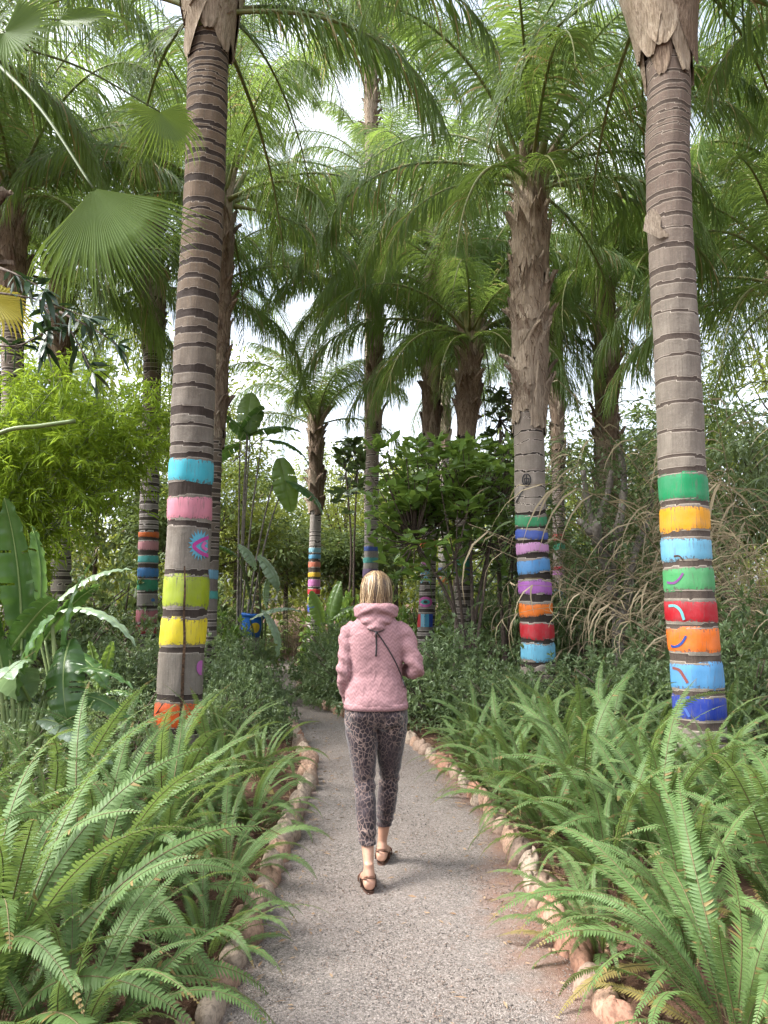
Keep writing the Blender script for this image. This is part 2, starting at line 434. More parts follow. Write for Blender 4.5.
def on_trunk(tr, px, py, D, off=.01):
    dd = D
    for _ in range(4):
        p = P(px, py, dd) - tr.base; c = tr.c(p.z); r = tr.r0(p.z) + off
        cosn = max(-.97, min(.97, (p.x - c[0]) / r)); th = -math.acos(cosn)   # towards the camera
        dd = tr.base.y + c[1] + r * math.sin(th)
    r += .006 * math.sin(3 * th + p.z * 2 + tr.seed) + .003 * math.sin(7 * th - p.z * 9)
    return np.array((c[0] + r * math.cos(th), c[1] + r * math.sin(th), p.z))
def stroke(tr, D, pix, wpx, parent, mat, name='painted_line', n=6, off=.009, label=None):
    q = catmull([(a, b, 0) for a, b in pix], n); mb = MB(); V = []
    for i, p in enumerate(q):
        t = q[min(i+1, len(q)-1)] - q[max(i-1, 0)]; l = math.hypot(t[0], t[1]) or 1
        nx, ny = -t[1] / l, t[0] / l; w = (wpx if not hasattr(wpx, '__len__') else wpx[0] + (wpx[1]-wpx[0]) * i / (len(q)-1)) / 2
        for s in (-1, 1): V.append(on_trunk(tr, p[0] + nx*w*s, p[1] + ny*w*s, D, off))
    mb.add(V, [(2*i, 2*i+1, 2*i+3, 2*i+2) for i in range(len(q)-1)])
    o = inst(name, mb.mesh(name, mat), parent)
    if label: o['label'] = label
    return o
def blob(tr, D, cx, cy_, rx, ry, parent, mat, name='painted_dot', spike=0, off=.008, n=26, label=None, half=None):
    mb = MB(); V = [on_trunk(tr, cx, cy_, D, off)]
    for ring in (.5, 1):
        for k in range(n):
            a = 2 * math.pi * k / n; q = ring * (1 if not spike or k % 2 else 1 - spike * (ring == 1))
            V.append(on_trunk(tr, cx + rx * q * math.cos(a), cy_ + ry * q * math.sin(a), D, off))
    Fc = [(0, 1 + k, 1 + (k+1) % n) for k in range(n)] + [(1+k, 1+n+k, 1+n+(k+1) % n, 1+(k+1) % n) for k in range(n)]
    mb.add(V, Fc); o = inst(name, mb.mesh(name, mat), parent)
    if label: o['label'] = label
    return o
def boots(tr, z0, z1, parent, seed, n=40, pale=.5, flare=.05, length=.75, lobe=.13):
    """dead leaf bases clasping the trunk: long curved shields, ragged tips, hanging fibre"""
    rng = random.Random(seed); mb = MB()
    n = int(n * 1.7)
    for i in range(n):
        f = (i + rng.random()) / n; zb = z0 + (z1 - z0) * f - .15; th = i * 2.4 + rng.uniform(-.4, .4)
        L = length * rng.uniform(.45, 1.1); hw = lobe * rng.uniform(.7, 1.2) / max(.1, tr.r0(zb)); tw = rng.uniform(-.6, .6)
        V = []; nr, nc = 12, 8; out_ = flare * rng.uniform(.3, 1.5); torn = rng.uniform(-.3, 1.3); pk = rng.uniform(.5, 1.2)
        for a in range(nr + 1):
            u = a / nr; z = zb + L * u
            w = hw * ((1 - u) ** pk * (1 + .5 * math.sin(u * 3)) * (1 + .12 * math.sin(u * 23 + i)) + .03)
            for b in range(nc + 1):
                v = b / nc * 2 - 1; t2 = th + tw * u + w * v
                c = tr.c(z); r = tr.r0(z) + .012 + out_ * (.35 + u * u) * (1 - .35 * v * v) + .009 * math.sin(9 * v + 5 * u + i) + .007 * math.sin(17 * v + 3 * i) + f * .01 - .02 * abs(v) * u
                if u > .6: r += .10 * torn * ((u - .6) / .4) ** 2
                V.append((c[0] + r * math.cos(t2), c[1] + r * math.sin(t2), z + .02 * math.sin(v * 8 + i)))
        Fc = [(a*(nc+1)+b, a*(nc+1)+b+1, (a+1)*(nc+1)+b+1, (a+1)*(nc+1)+b) for a in range(nr) for b in range(nc)]
        mb.add(V, Fc, rng.random(), 0 if rng.random() < pale else 1)
        for _ in range(9):   # loose fibre
            t2 = th + rng.uniform(-.5, .5); z = zb + L * rng.uniform(.2, .9); c = tr.c(z); r = tr.r0(z) + .03 + flare
            p = np.array((c[0] + r * math.cos(t2), c[1] + r * math.sin(t2), z)); q = p + np.array((math.cos(t2 + rng.uniform(-1, 1)) * .05, math.sin(t2 + rng.uniform(-1, 1)) * .05, -rng.uniform(.05, .2)))
            ribbon(mb, [p, (p + q) / 2 + np.array((math.cos(t2) * .02, math.sin(t2) * .02, 0)), q], [.008, .006, .002], (math.cos(t2), math.sin(t2), 0), .5, 2)
    return inst('leaf_base_sheath', mb.mesh('leaf_base_sheath', [M['sheathpale'], M['sheath'], M['fibre']]), parent)
def vase(tr, z0, z1, parent, seed, n=13, flare=.3):
    """live leaf bases: long smooth shields, pointed below, widening and leaning out of the trunk above"""
    rng = random.Random(seed); mb = MB()
    for i in range(n):
        th = i * 2.4 + seed; zb = z0 + (-.03 if i < 5 else rng.uniform(.05, .4)) + rng.uniform(0, .08); L = (z1 - zb) * rng.uniform(.85, 1.15); hw = rng.uniform(1.0, 1.45); tw = rng.uniform(-.35, .35); nr, nc = 18, 12; V = []
        ph = rng.uniform(0, 6)
        for a in range(nr + 1):
            u = a / nr; z = zb + L * u; w = hw * (.14 + .86 * min(1, u / .45) ** .75) * (1 - .55 * max(0, u - .55) / .45)
            for b in range(nc + 1):
                v = b / nc * 2 - 1; t2 = th + tw * (1 - u) + w * v; c = tr.c(z)
                r = tr.r0(z) + .014 + .004 * i + flare * u ** 1.6 * (1 - .25 * v * v) + .007 * math.sin(6 * v + 4 * u + ph) + .02 * (abs(v) ** 6) * math.sin(u * 9 + ph)
                V.append((c[0] + r * math.cos(t2), c[1] + r * math.sin(t2), z + .03 * math.sin(v * 4 + ph) * u))
        Fc = [(a*(nc+1)+b, a*(nc+1)+b+1, (a+1)*(nc+1)+b+1, (a+1)*(nc+1)+b) for a in range(nr) for b in range(nc)]
        mb.add(V, Fc, rng.random() * .6, 0 if rng.random() < .75 else 1)
    return inst('leaf_base_sheath', mb.mesh('leaf_base_sheath', [M['sheathpale'], M['sheath']]), parent)
def crown(tr, z, parent, seed, n=20, scale=1.0, up=.25, az=None, mix=(.15, .45, .3, .1), span=None):
    rng = random.Random(seed); c = tr.c(z)
    for i in range(n):
        a = i * 2.39996 + rng.uniform(-.25, .25)
        if span: a = R(span[0]) + (R(span[1]) - R(span[0])) * ((i * .618 + rng.uniform(-.05, .05)) % 1)
        u = (i + .5) / n; k = 'up' if u < mix[0] else 'mid' if u < mix[0] + mix[1] else 'out' if u < sum(mix[:3]) else 'low'
        me = rng.choice(FR[k]); r = .05 + .07 * u; zz = z + up * (1 - u)
        s = scale * rng.uniform(.88, 1.12)
        o = inst('frond', me, parent, (c[0] + r * math.cos(a) - 0, c[1] + r * math.sin(a), zz), (rng.uniform(-.12, .12), rng.uniform(-.12, .12), a), s)
def heart(tr, z, parent, seed, h=.8, orange=False, spear=True):
    """clasping green-brown leaf bases and young spears where the fronds spring"""
    rng = random.Random(seed); mb = MB(); c = tr.c(z); r = tr.r0(z)
    for i in range(9):
        a = i * 2.4 + seed; b0 = c + np.array((math.cos(a) * r * .75, math.sin(a) * r * .75, -.25)); l = h * rng.uniform(.8, 1.2)
        lean = rng.uniform(.12, .4)
        pts = [b0, b0 + np.array((math.cos(a) * lean * .25, math.sin(a) * lean * .25, l * .5)), b0 + np.array((math.cos(a) * lean, math.sin(a) * lean, l))]
        tube(mb, catmull(pts, 4), [(r * .62 * (1 - k / 9) + .02, .035) for k in range(9)], 8, side=(-math.sin(a), math.cos(a), 0), mat=i % 2)
    m = [M['orangesheath'], M['sheath']] if orange else [M['sheathpale'], M['rachis']]
    return inst('crown_shaft', mb.mesh('crown_shaft', m), parent)

PAINT = {}
def pm(rgb):
    if rgb not in PAINT: PAINT[rgb] = paint_mat('paint_%02x%02x%02x' % rgb, srgb(*rgb))
    return PAINT[rgb]
def palm(label, D, axis, wpx, ztop_py, bands=(), pale=(.24, .215, .2), dark=(.03, .024, .02), brown=(.16, .12, .09),
         seed=1, bootpy=None, vasepy=None, skirt=0, nf=20, fscale=1.0, spacing=(.12, .05), scarfrac=.35, tilt=.012, na=44, nboot=36, loc_group='palms with painted bands on the trunk',
         bootpale=.5, bootflare=.05, mixf=(.12, .38, .3, .2), crownpy=None, orange=False, span=None, brown01=(3.2, 5.0), fscar=None, lip=.006, bandoff=.005, bandscar=True, lobe=.13):
    """axis: [(px,py)...] pixels of the trunk's centre line; wpx: [(py, full width px)]"""
    pts = [P(px, py, D) for px, py in axis]
    # extend the lowest segment down to the ground
    pts.sort(key=lambda p: p.z); a, b = pts[0], pts[1]
    g = a + (b - a) * (-a.z / (b.z - a.z)) * .6; g.z = 0; base = Vector((g.x, g.y, 0))
    root = empty('palm_tree', base, label, 'palm tree', loc_group)
    loc = [p - base for p in pts] + [Vector((0, 0, 0))]
    rad = [(P(0, py, D).z, w / F * D / 2 * (1 if True else 1)) for py, w in wpx]
    rad.append((0.0, rad[-1][1] if rad[-1][0] < rad[0][0] else rad[0][1])); 
    rad = [(z, r) for z, r in rad]; rad.append((-.2, rad[-1][1] * 1.25))
    tr = Trunk([tuple(p) for p in loc], rad); tr.seed = seed; tr.base = base
    rng = random.Random(seed * 7 + 1)
    ztop = P(0, ztop_py, D).z
    # rings: painted part from the bands, bare part at random spacing
    Ds = D - wpx[0][1] / F * D / 2
    zb = sorted([(P(0, y1, Ds).z, P(0, y0, Ds).z) for y0, y1, *_ in bands])
    nodes = []
    if zb and bandscar:
        for (a0, a1), (b0, b1) in zip(zb, zb[1:]):
            nodes.append((a1 - .004, b0 + .004) if b0 - a1 < .16 else (a1, a1 + .05))
            if b0 - a1 >= .16: nodes.append((b0 - .05, b0))
        nodes.append((zb[-1][1], zb[-1][1] + .05)); nodes.append((zb[0][0] - .06, zb[0][0]))
    z = (zb[-1][1] + .12) if zb else .2; z0 = z
    while z < ztop:
        f = (z - z0) / max(.1, ztop - z0); sp = spacing[0] + (spacing[1] - spacing[0]) * f
        sp *= rng.choice((rng.uniform(.55, .8), rng.uniform(.85, 1.2), rng.uniform(1.1, 1.5))); fr = (scarfrac if not fscar else fscar(f)) * rng.uniform(.6, 1.3)
        nodes.append((z, z + sp * fr)); z += sp
    z = zb[0][0] - .18 if zb else 0
    while z > 0: nodes.append((z, z + .04)); z -= .12
    mat = bark_mat('palm_bark', pale, dark, brown)
    build_trunk(tr, nodes, root, mat, seed, ztop, tilt=tilt, na=na, brown0=brown01[0], brown1=brown01[1], lip=lip)
    for i, bd in enumerate(bands):
        y0, y1, rgb = bd[:3]
        lb = bd[3] if len(bd) > 3 else None
        r2 = random.Random(seed * 31 + i)
        paint_band(tr, P(0, y1, Ds).z, P(0, y0, Ds).z, root, pm(rgb), r2.uniform(0, 6), r2.uniform(0, 6), tilt * .8, lb, na, bandoff)
    if vasepy: vase(tr, P(0, vasepy[0], D).z, P(0, vasepy[1], D).z, root, seed)
    if bootpy: boots(tr, P(0, bootpy[0], D).z, P(0, bootpy[1], D).z, root, seed, nboot, bootpale, bootflare, lobe=lobe)
    zc = P(0, crownpy, D).z if crownpy is not None else ztop
    heart(tr, zc, root, seed, orange=orange)
    crown(tr, zc, root, seed + 5, nf, fscale, mix=mixf, span=span)
    if skirt: crown(tr, zc - .12, root, seed + 9, skirt, fscale * .85, mix=(0, 0, .35, .65))
    root['_D'] = D
    return root, tr

# ------------------------------------------------------------------ sword fern
def fern_frond(seed, e0, bend, L=.9, pl=.047, young=False):
    rng = random.Random(seed); mb = MB(); n = 22; pts = []; p = np.array((0., 0, 0)); tw0 = rng.uniform(-.7, .7); sw = rng.uniform(-.3, .3)
    for i in range(n + 1):
        s = i / n; ang = e0 - bend * s ** 1.6; pts.append(p.copy())
        p = p + np.array((math.cos(ang) * math.cos(sw * s), math.cos(ang) * math.sin(sw * s), math.sin(ang))) * (L / n)
    tube(mb, pts, [.0032 * (1 - i / n) + .0008 for i in range(n + 1)], 5, mat=1)
    tipb = rng.choice((2, 2, .93, .97)); m = int(L * .9 / .0138); V = []; Fc = []; T = []
    for k in range(m):
        s = .1 + .9 * k / m; x = min(s * n, n - 1e-6); i = int(x); f = x - i
        q = pts[i] * (1 - f) + pts[i+1] * f; t = unit(pts[i+1] - pts[i])
        g = (s - .1) / .9
        prof = min(1, .45 + g * 2.6) * (1 - max(0, (g - .45) / .55) ** 1.7) + .06
        roll = tw0 * s
        for sd in (-1, 1):
            if rng.random() < .012: continue
            side0 = unit(cross(t, (0, 0, 1))) * sd; nr = unit(cross(cross(t, (0, 0, 1)), t)) * 1
            if nr[2] < 0: nr = -nr
            side = side0 * math.cos(roll * sd) + nr * math.sin(roll * sd); nn = unit(cross(side, t) * sd)
            ln = pl * prof * rng.uniform(.92, 1.06); w = .0118 * min(1, .55 + prof * .5)
            d = unit(side + t * (.18 + .35 * g) + nn * rng.uniform(.02, .22)); ww = unit(t - d * t.dot(d))
            dr = rng.uniform(.15, .4); b = len(V); tin = max(0, min(.9, rng.gauss(.5, .14))); tin = 1.0 if (g > tipb or rng.random() < .012) else tin
            fr = (0, .12, .45, .8, 1.0); wd = (.35, 1.0, .92, .62, .05)
            for u, wq in zip(fr, wd):
                c = q + d * ln * u - nn * ln * dr * u * u + ww * ln * .12 * u * u
                V.append(c - ww * w * wq * .5); V.append(c + nn * w * -.12); V.append(c + ww * w * wq * (.5 if u > .2 else .62)); T += [tin] * 3
            for j in range(4):
                a = b + 3 * j; Fc += [(a, a+1, a+4, a+3), (a+1, a+2, a+5, a+4)]
    mb.add(V, Fc, np.array(T), 0)
    return mb.mesh('frond', [M['fern'] if not young else M['fernold'], M['fernstem']])
FERN = {'up': [fern_frond(101 + i, R(82), R(66 + 16 * i), 1.1) for i in range(3)],
        'mid': [fern_frond(111 + i, R(64), R(94 + 12 * i), 1.02) for i in range(4)],
        'low': [fern_frond(121 + i, R(36), R(85 + 14 * i), .85) for i in range(3)],
        'old': [fern_frond(131, R(20), R(60), .7, young=True)]}
def fern(x, y, size, nf, seed, label, group, face=None, z=.05, upr=.3, spread=360):
    nf = int(nf * 1.65); rng = random.Random(seed); root = empty('sword_fern', (x, y, z), label, 'fern', group)
    for i in range(nf):
        u = (i + .5) / nf
        k = 'up' if u < upr else 'mid' if u < .74 else 'low' if u < .95 else 'old'
        a = i * 2.4 + rng.uniform(-.4, .4)
        if face is not None: a = R(face) + R(spread) * (((i * .618) % 1) - .5) + rng.uniform(-.2, .2)
        r = .02 + .1 * u * size
        inst('frond', rng.choice(FERN[k]), root, (r * math.cos(a), r * math.sin(a), -.02), (rng.uniform(-.3, .3), rng.uniform(-.2, .2), a), size * rng.uniform(.6, 1.15))
    return root

# ------------------------------------------------------------------ shrubs
def shrub_mesh(seed, mat, ntip=420, per=8, ll=.062, lw=.02, fill=.55, lob=.22, full=False, spread=.9, droop=.2, h=1.0):
    """unit shrub: radius 1, height ~1 (half dome), whorls of leaves on the ends of twigs"""
    rng = np.random.default_rng(seed); mb = MB()
    d = rng.normal(size=(ntip, 3)); d[:, 2] = np.abs(d[:, 2]) * 1.0 - .15; d /= np.linalg.norm(d, axis=1, keepdims=True)
    az = np.arctan2(d[:, 1], d[:, 0])
    r = (fill + (1 - fill) * rng.random(ntip) ** .5) * (1 + lob * np.sin(3 * az + seed) * np.cos(4 * d[:, 2] + seed) + lob * .6 * np.sin(7 * az + 2 * seed + 5 * d[:, 2]))
    C = d * r[:, None]; C[:, 2] = np.maximum(C[:, 2] * h, .02 + .1 * rng.random(ntip))
    C2 = np.repeat(C, per, 0); D0 = np.repeat(d, per, 0)
    D0 = D0 + rng.normal(0, spread, (ntip * per, 3)) + np.array((0, 0, .35))
    tt = np.clip(np.repeat(rng.random(ntip) * .6, per) + rng.random(ntip * per) * .4, 0, 1)
    leaves(mb, C2 + rng.normal(0, .012, C2.shape), D0, ll * rng.uniform(.7, 1.2, ntip * per), lw * rng.uniform(.8, 1.2, ntip * per), rng, droop, full, tt)
    return mb.mesh('foliage', mat)
def stems_mesh(seed, n=14, mat=None):
    rng = random.Random(seed); mb = MB()
    for i in range(n):
        a = rng.uniform(0, 6.28); r = rng.uniform(.3, .85); h = rng.uniform(.5, .9)
        tube(mb, catmull([(0.05 * math.cos(a), .05 * math.sin(a), -.05), (r * .35 * math.cos(a + .2), r * .35 * math.sin(a + .2), h * .5), (r * math.cos(a), r * math.sin(a), h)], 3), [.016 - .0018 * k for k in range(7)], 5)
    return mb.mesh('stem', mat or M['wood'])
SH = {
    'grey': [shrub_mesh(i, M['bush'], 880, 9, .085, .027, .5) for i in (1, 2, 3)],
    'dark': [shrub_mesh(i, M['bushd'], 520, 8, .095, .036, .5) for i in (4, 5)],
    'glossy': [shrub_mesh(i, M['glossy'], 300, 8, .15, .05, .45, full=True) for i in (6, 7)],
    'bg': [shrub_mesh(i, M['bgleaf'], 500, 7, .11, .035, .3, .3) for i in (8, 9)],
    'fine': [shrub_mesh(i, M['bush'], 700, 7, .06, .014, .4, .3) for i in (10, 11)],
}
STM = [stems_mesh(i) for i in (1, 2)]
def shrub(x, y, rx, h, kind, seed, label, group, ry=None, z=.03, name='shrub', cat='shrub'):
    rng = random.Random(seed); root = empty(name, (x, y, z), label, cat, group); a = rng.uniform(0, 6.28)
    inst('foliage', SH[kind][seed % len(SH[kind])], root, (0, 0, 0), (0, 0, a), (rx, ry or rx, h))
    inst('stem', STM[seed % 2], root, (0, 0, 0), (0, 0, a + 1), (rx, ry or rx, h))
    return root

# ------------------------------------------------------------------ trees with a leafy crown
def crown_mesh(seed, mat, nclump=150, per=26, size=.13, lw=.05, lobes=7, fill=.5, full=False, droop=.25, flat=.8):
    rng = np.random.default_rng(seed); mb = MB(); LB = rng.normal(0, .42, (lobes, 3)); LB[:, 2] *= flat; lr = rng.uniform(.28, .55, lobes)
    k = rng.integers(0, lobes, nclump); d = rng.normal(size=(nclump, 3)); d /= np.linalg.norm(d, axis=1, keepdims=True)
    C = LB[k] + d * (lr[k] * (fill + (1 - fill) * rng.random(nclump)))[:, None]
    cs = rng.uniform(.05, .13, nclump)
    C2 = np.repeat(C, per, 0); off = rng.normal(size=(nclump * per, 3)) * np.repeat(cs, per)[:, None]; off[:, 2] *= .6
    D0 = off / (np.linalg.norm(off, axis=1, keepdims=True) + 1e-6) + rng.normal(0, .5, off.shape) + np.repeat(d, per, 0) * .5
    tt = np.clip(np.repeat(rng.random(nclump) * .6, per) + rng.random(nclump * per) * .4, 0, 1)
    leaves(mb, C2 + off, D0, size * rng.uniform(.7, 1.2, nclump * per), lw * rng.uniform(.8, 1.2, nclump * per), rng, droop, full, tt)
    me = mb.mesh('crown', mat); return me, C[:: max(1, nclump // 14)]
CR = {'bg': [crown_mesh(i, M['bgleaf'], 230, 26, .09, .035) for i in (1, 2, 3)],
      'yel': [crown_mesh(i, M['bgyel'], 200, 26, .075, .022) for i in (4, 5)],
      'dark': [crown_mesh(i, M['bushd'], 200, 24, .1, .045) for i in (6, 7)],
      'grey': [crown_mesh(i, M['bush'], 200, 24, .085, .03) for i in (8, 9)]}
def tree(x, y, h, rx, rz, kind, seed, label, group='trees growing behind the palms', trunk_r=.1, lean=0.0, mat=None, cat='tree', name='leafy_tree'):
    rng = random.Random(seed); root = empty(name, (x, y, 0), label, cat, group)
    me, tips = CR[kind][seed % len(CR[kind])]; a = rng.uniform(0, 6.28); ca, sa = math.cos(a), math.sin(a)
    inst('crown', me, root, (lean, 0, h - rz * .8), (0, 0, a), (rx, rx, rz))
    mb = MB(); f = h - rz * 1.1
    tube(mb, catmull([(0, 0, -.1), (rng.uniform(-.1, .1), 0, f * .5), (lean * .8, 0, f), (lean, 0, h - rz * .6)], 6), [trunk_r * (1 - .045 * k) for k in range(19)], 9)
    for t in tips:
        q = np.array(((ca * t[0] - sa * t[1]) * rx + lean, (sa * t[0] + ca * t[1]) * rx, t[2] * rz + h - rz * .8))
        s = np.array((lean * .7, 0, f * rng.uniform(.7, 1.05)))
        tube(mb, catmull([s, (s + q) / 2 + np.array((0, 0, -.1 * rz)), q], 4), [trunk_r * .42 * (1 - .1 * k) for k in range(9)], 5)
    inst('trunk', mb.mesh('trunk', mat or M['wood']), root)
    return root

# ------------------------------------------------------------------ broad leaves (banana, strelitzia)
def broad_mesh(seed, L=1.0, W=.3, bend=.6, fold=.35, splits=4, mat='banana', curl=.0):
    rng = random.Random(seed); mb = MB(); n = 60; nc = 6; V = []; T = []
    cuts = sorted(rng.uniform(.2, .95) for _ in range(splits)); p = np.array((0., 0, 0)); ang = bend * .35; row = []
    C = []
    for i in range(n + 1):
        s = i / n; C.append((p.copy(), ang)); ang -= bend / n * (1 + s); p = p + np.array((math.cos(ang), 0, math.sin(ang))) * (L / n)
    for sd in (-1, 1):
        b = len(V); rc = [c + rng.uniform(-.04, .04) for c in cuts]
        segid = lambda s: sum(s > c for c in rc)
        for i in range(n + 1):
            s = i / n; q, an = C[i]; w = W / 2 * (math.sin(math.pi * min(1, s * .97 + .03)) ** .55) * (1 - .25 * s)
            if i == n: w = .003
            nr = np.array((-math.sin(an), 0, math.cos(an)))
            k = segid(s); dip = ((k * 37 + seed * 13) % 7 - 3) * .05
            for j in range(nc + 1):
                u = j / nc; y = u * w
                zz = fold * y * 1.2 - (fold + .5 + dip) * y * y / (W * .5) + .007 * math.sin(s * 46 + u * 2) * u + .004 * math.sin(s * 90) * u
                V.append(q + np.array((.12 * y, 0, 0)) + np.array((0, sd * y, 0)) + nr * zz); T.append(.35 + .3 * rng.random())
        for i in range(n):
            if segid(i / n) != segid((i + 1) / n):
                for j in range(2):
                    a = b + i*(nc+1) + j; f = (a, a+1, a+nc+2, a+nc+1); mb.f.append([x for x in (f if sd > 0 else f[::-1])]); mb.m.append(0)
                continue
            for j in range(nc):
                a = b + i*(nc+1) + j; f = (a, a+1, a+nc+2, a+nc+1); mb.f.append([x for x in (f if sd > 0 else f[::-1])]); mb.m.append(0)
    mb.v.append(np.array(V)); mb.t.append(np.array(T)); mb.a2.append(np.zeros(len(V))); mb.n += len(V)
    tube(mb, [c[0] - np.array((0, 0, .004)) for c in C], [.009 * (1 - i / (n + 1)) + .002 for i in range(n + 1)], 6, mat=1)
    return mb.mesh('leaf', [M[mat], M['midrib']])
M['midrib'] = plain('leaf_midrib', (.16, .22, .07), .5, (.22, .28, .1), 10)
def aim(o, base, tip, roll=0.0):
    """lay local +X of o from base to tip (same parent space), keeping its top side up, then roll"""
    d = Vector(tip) - Vector(base); x = d.normalized(); up = Vector((0, 0, 1)) if abs(x.z) < .9995 else Vector((0, -1, 0))
    y = up.cross(x).normalized(); z = x.cross(y)
    m = Matrix((x, y, z)).transposed() @ Matrix.Rotation(roll, 3, 'X')
    o.rotation_euler = m.to_euler(); o.location = base; return d.length
def broad_plant(label, base, leafs, seed, group=None, cat='banana plant', name='banana_plant', stemmat='greencane'):
    """leafs: (base point, tip point, width, roll, material, bend, splits) in world space"""
    root = empty(name, base, label, cat, group); b0 = Vector(base); mb = MB()
    for i, (a, t, w, roll, mat, bend, sp) in enumerate(leafs):
        a = Vector(a) - b0; t = Vector(t) - b0; L = (t - a).length * (1 + bend * bend * .05)
        o = inst('leaf', broad_mesh(seed + i, L, w, bend, .3, sp, mat), root); aim(o, a, t, R(roll)); 
        tube(mb, catmull([(0.03 * math.cos(i), .03 * math.sin(i), -.02), tuple((a * .55) + Vector((0, 0, a.z * .12))), tuple(a)], 6), [.022 - .001 * k for k in range(13)], 7)
    inst('stem', mb.mesh('stem', M[stemmat]), root); return root

# ------------------------------------------------------------------ fan palm leaf
def fan_mesh(seed, Rr=.6, nseg=52, mat='fan', spread=300, droop=.35):
    rng = random.Random(seed); mb = MB(); V = []; Fc = []; T = []
    for i in range(nseg):
        a0 = R(-spread / 2 + spread * i / nseg); a1 = R(-spread / 2 + spread * (i + 1) / nseg); am = (a0 + a1) / 2
        ln = Rr * (.72 + .28 * math.cos(am * .55)) * rng.uniform(.94, 1.04); b = len(V); tin = .5 + .2 * rng.uniform(-1, 1); dd = droop * rng.uniform(.6, 1.5); cup = .16
        for k, u in enumerate((.03, .2, .4, .58, .74, .88, 1.0)):
            r = ln * u; half = (a1 - a0) / 2 * (1 if u <= .58 else (1 - (u - .58) / .42) * (.58 / u) + .03)
            zc = cup * r * r / Rr - dd * max(0, u - .5) ** 2 * Rr * 2.2; pleat = .35 * r * half * (1 if u < .9 else .4)
            for a, z in ((am - half, zc + pleat), (am, zc - pleat), (am + half, zc + pleat)):
                V.append((r * math.cos(a), r * math.sin(a), z)); T.append(tin)
        for k in range(6):
            q = b + 3 * k; Fc += [(q, q+1, q+4, q+3), (q+1, q+2, q+5, q+4)]
    mb.add(V, Fc, np.array(T)); return mb.mesh('blade', M[mat], smooth=False)
FAN = [fan_mesh(1, nseg=44, spread=230), fan_mesh(2, nseg=44, spread=220, droop=.6)]
def fan_leaf(root, hub, stem0, direction, scale, roll, k=0, mesh=None):
    """petiole from stem0 to hub, blade along direction"""
    b0 = Vector(root.location); h = Vector(hub) - b0; s = Vector(stem0) - b0; mb = MB()
    tube(mb, catmull([tuple(s), tuple((s + h) / 2 + Vector((0, 0, .08))), tuple(h)], 8), [.016 - .0005 * i for i in range(17)], 6, .6)
    p = inst('leaf', mb.mesh('leaf', M['fanstalk']), root)
    o = inst('blade', mesh or FAN[k], p); aim(o, h, h + Vector(direction), R(roll)); o.scale = (scale,) * 3
# ------------------------------------------------------------------ path edges (x as a function of distance)
LE = [(-3, -.68), (2.0, -.66), (2.77, -.63), (3.4, -.60), (4.2, -.60), (5.2, -.60), (6.4, -.58), (7.4, -.66), (8.4, -.88), (9.6, -1.12), (11.2, -1.52), (13, -2.0), (16, -2.75), (19, -3.5), (23, -5.0), (27, -8.5)]
RE = [(-3, .9), (2.0, .86), (2.87, .80), (3.5, .79), (4.36, .77), (5.2, .76), (5.9, .72), (6.8, .60), (7.6, .44), (8.4, .27), (9.2, -.02), (10.2, -.50), (11.4, -.98), (13, -1.42), (16, -1.75), (19, -2.2), (23, -3.3), (27, -5.5)]
def edge(E, y):
    if y <= E[0][0]: return E[0][1]
    for a, b in zip(E, E[1:]):
        if y <= b[0]: f = (y - a[0]) / (b[0] - a[0]); return a[1] + (b[1] - a[1]) * f
    return E[-1][1]
def out_of_path(x, y):
    """distance outside the path (negative inside)"""
    return max(edge(LE, y) - x, x - edge(RE, y))
def gh(x, y):
    d = out_of_path(x, y)
    s = min(1, max(0, (d - .02) / .35)); s = s * s * (3 - 2 * s)
    n = .5 + .25 * math.sin(x * 2.3 + y * 1.1) + .25 * math.sin(x * 1.2 - y * 2.7 + 1)
    return s * (.06 + .04 * n) + (.012 * math.sin(x * 9 + y * 5) * math.sin(y * 11 - x * 3) * s)

def grid(xs, ys, fz, name, mat):
    V = [(x, y, fz(x, y)) for y in ys for x in xs]; nx = len(xs)
    Fc = [(j*nx+i, j*nx+i+1, (j+1)*nx+i+1, (j+1)*nx+i) for j in range(len(ys)-1) for i in range(nx-1)]
    me = bpy.data.meshes.new(name); me.from_pydata(V, [], Fc); me.materials.append(mat)
    me.polygons.foreach_set('use_smooth', [True] * len(me.polygons)); me.update(); return inst(name, me)
# soil
m, t, p, out = newmat('soil')
co = coords(t)
n1 = noise(t, 1.3, 5, co, .6); n2 = noise(t, 45, 4, co, .7); n3 = noise(t, 9, 4, co, .6)
c = mixc(t, ramp(t, n1, [(.35, 0.0), (.65, 1.0)]), (.085, .045, .03), (.15, .085, .058))
c = mixc(t, ramp(t, n2, [(.45, 0.0), (.7, .8)]), c, (.04, .024, .018))
c = mixc(t, ramp(t, n3, [(.6, 0.0), (.75, .6)]), c, (.2, .14, .09))
t.links.new(c, p.inputs['Base Color']); p.inputs['Roughness'].default_value = .95; p.inputs['Specular IOR Level'].default_value = .15
bump(t, mth(t, 'ADD', n2, mth(t, 'MULTIPLY', n3, 1.5)), p, .9, .02)
M['soil'] = m
def axis_(lo, hi, step, far):
    a = [lo + i * step for i in range(int((hi - lo) / step) + 1)]; d = step; x = a[-1]
    while x < far: d *= 1.6; x += d; a.append(x)
    d = step; x = a[0]; pre = []
    while x > -far: d *= 1.6; x -= d; pre.append(x)
    return pre[::-1] + a
xs = axis_(-5, 5, .09, 260); ys = axis_(-1, 20, .09, 260)
tag(grid(xs, ys, lambda x, y: gh(x, y) - .004, 'ground', M['soil']), kind='structure')

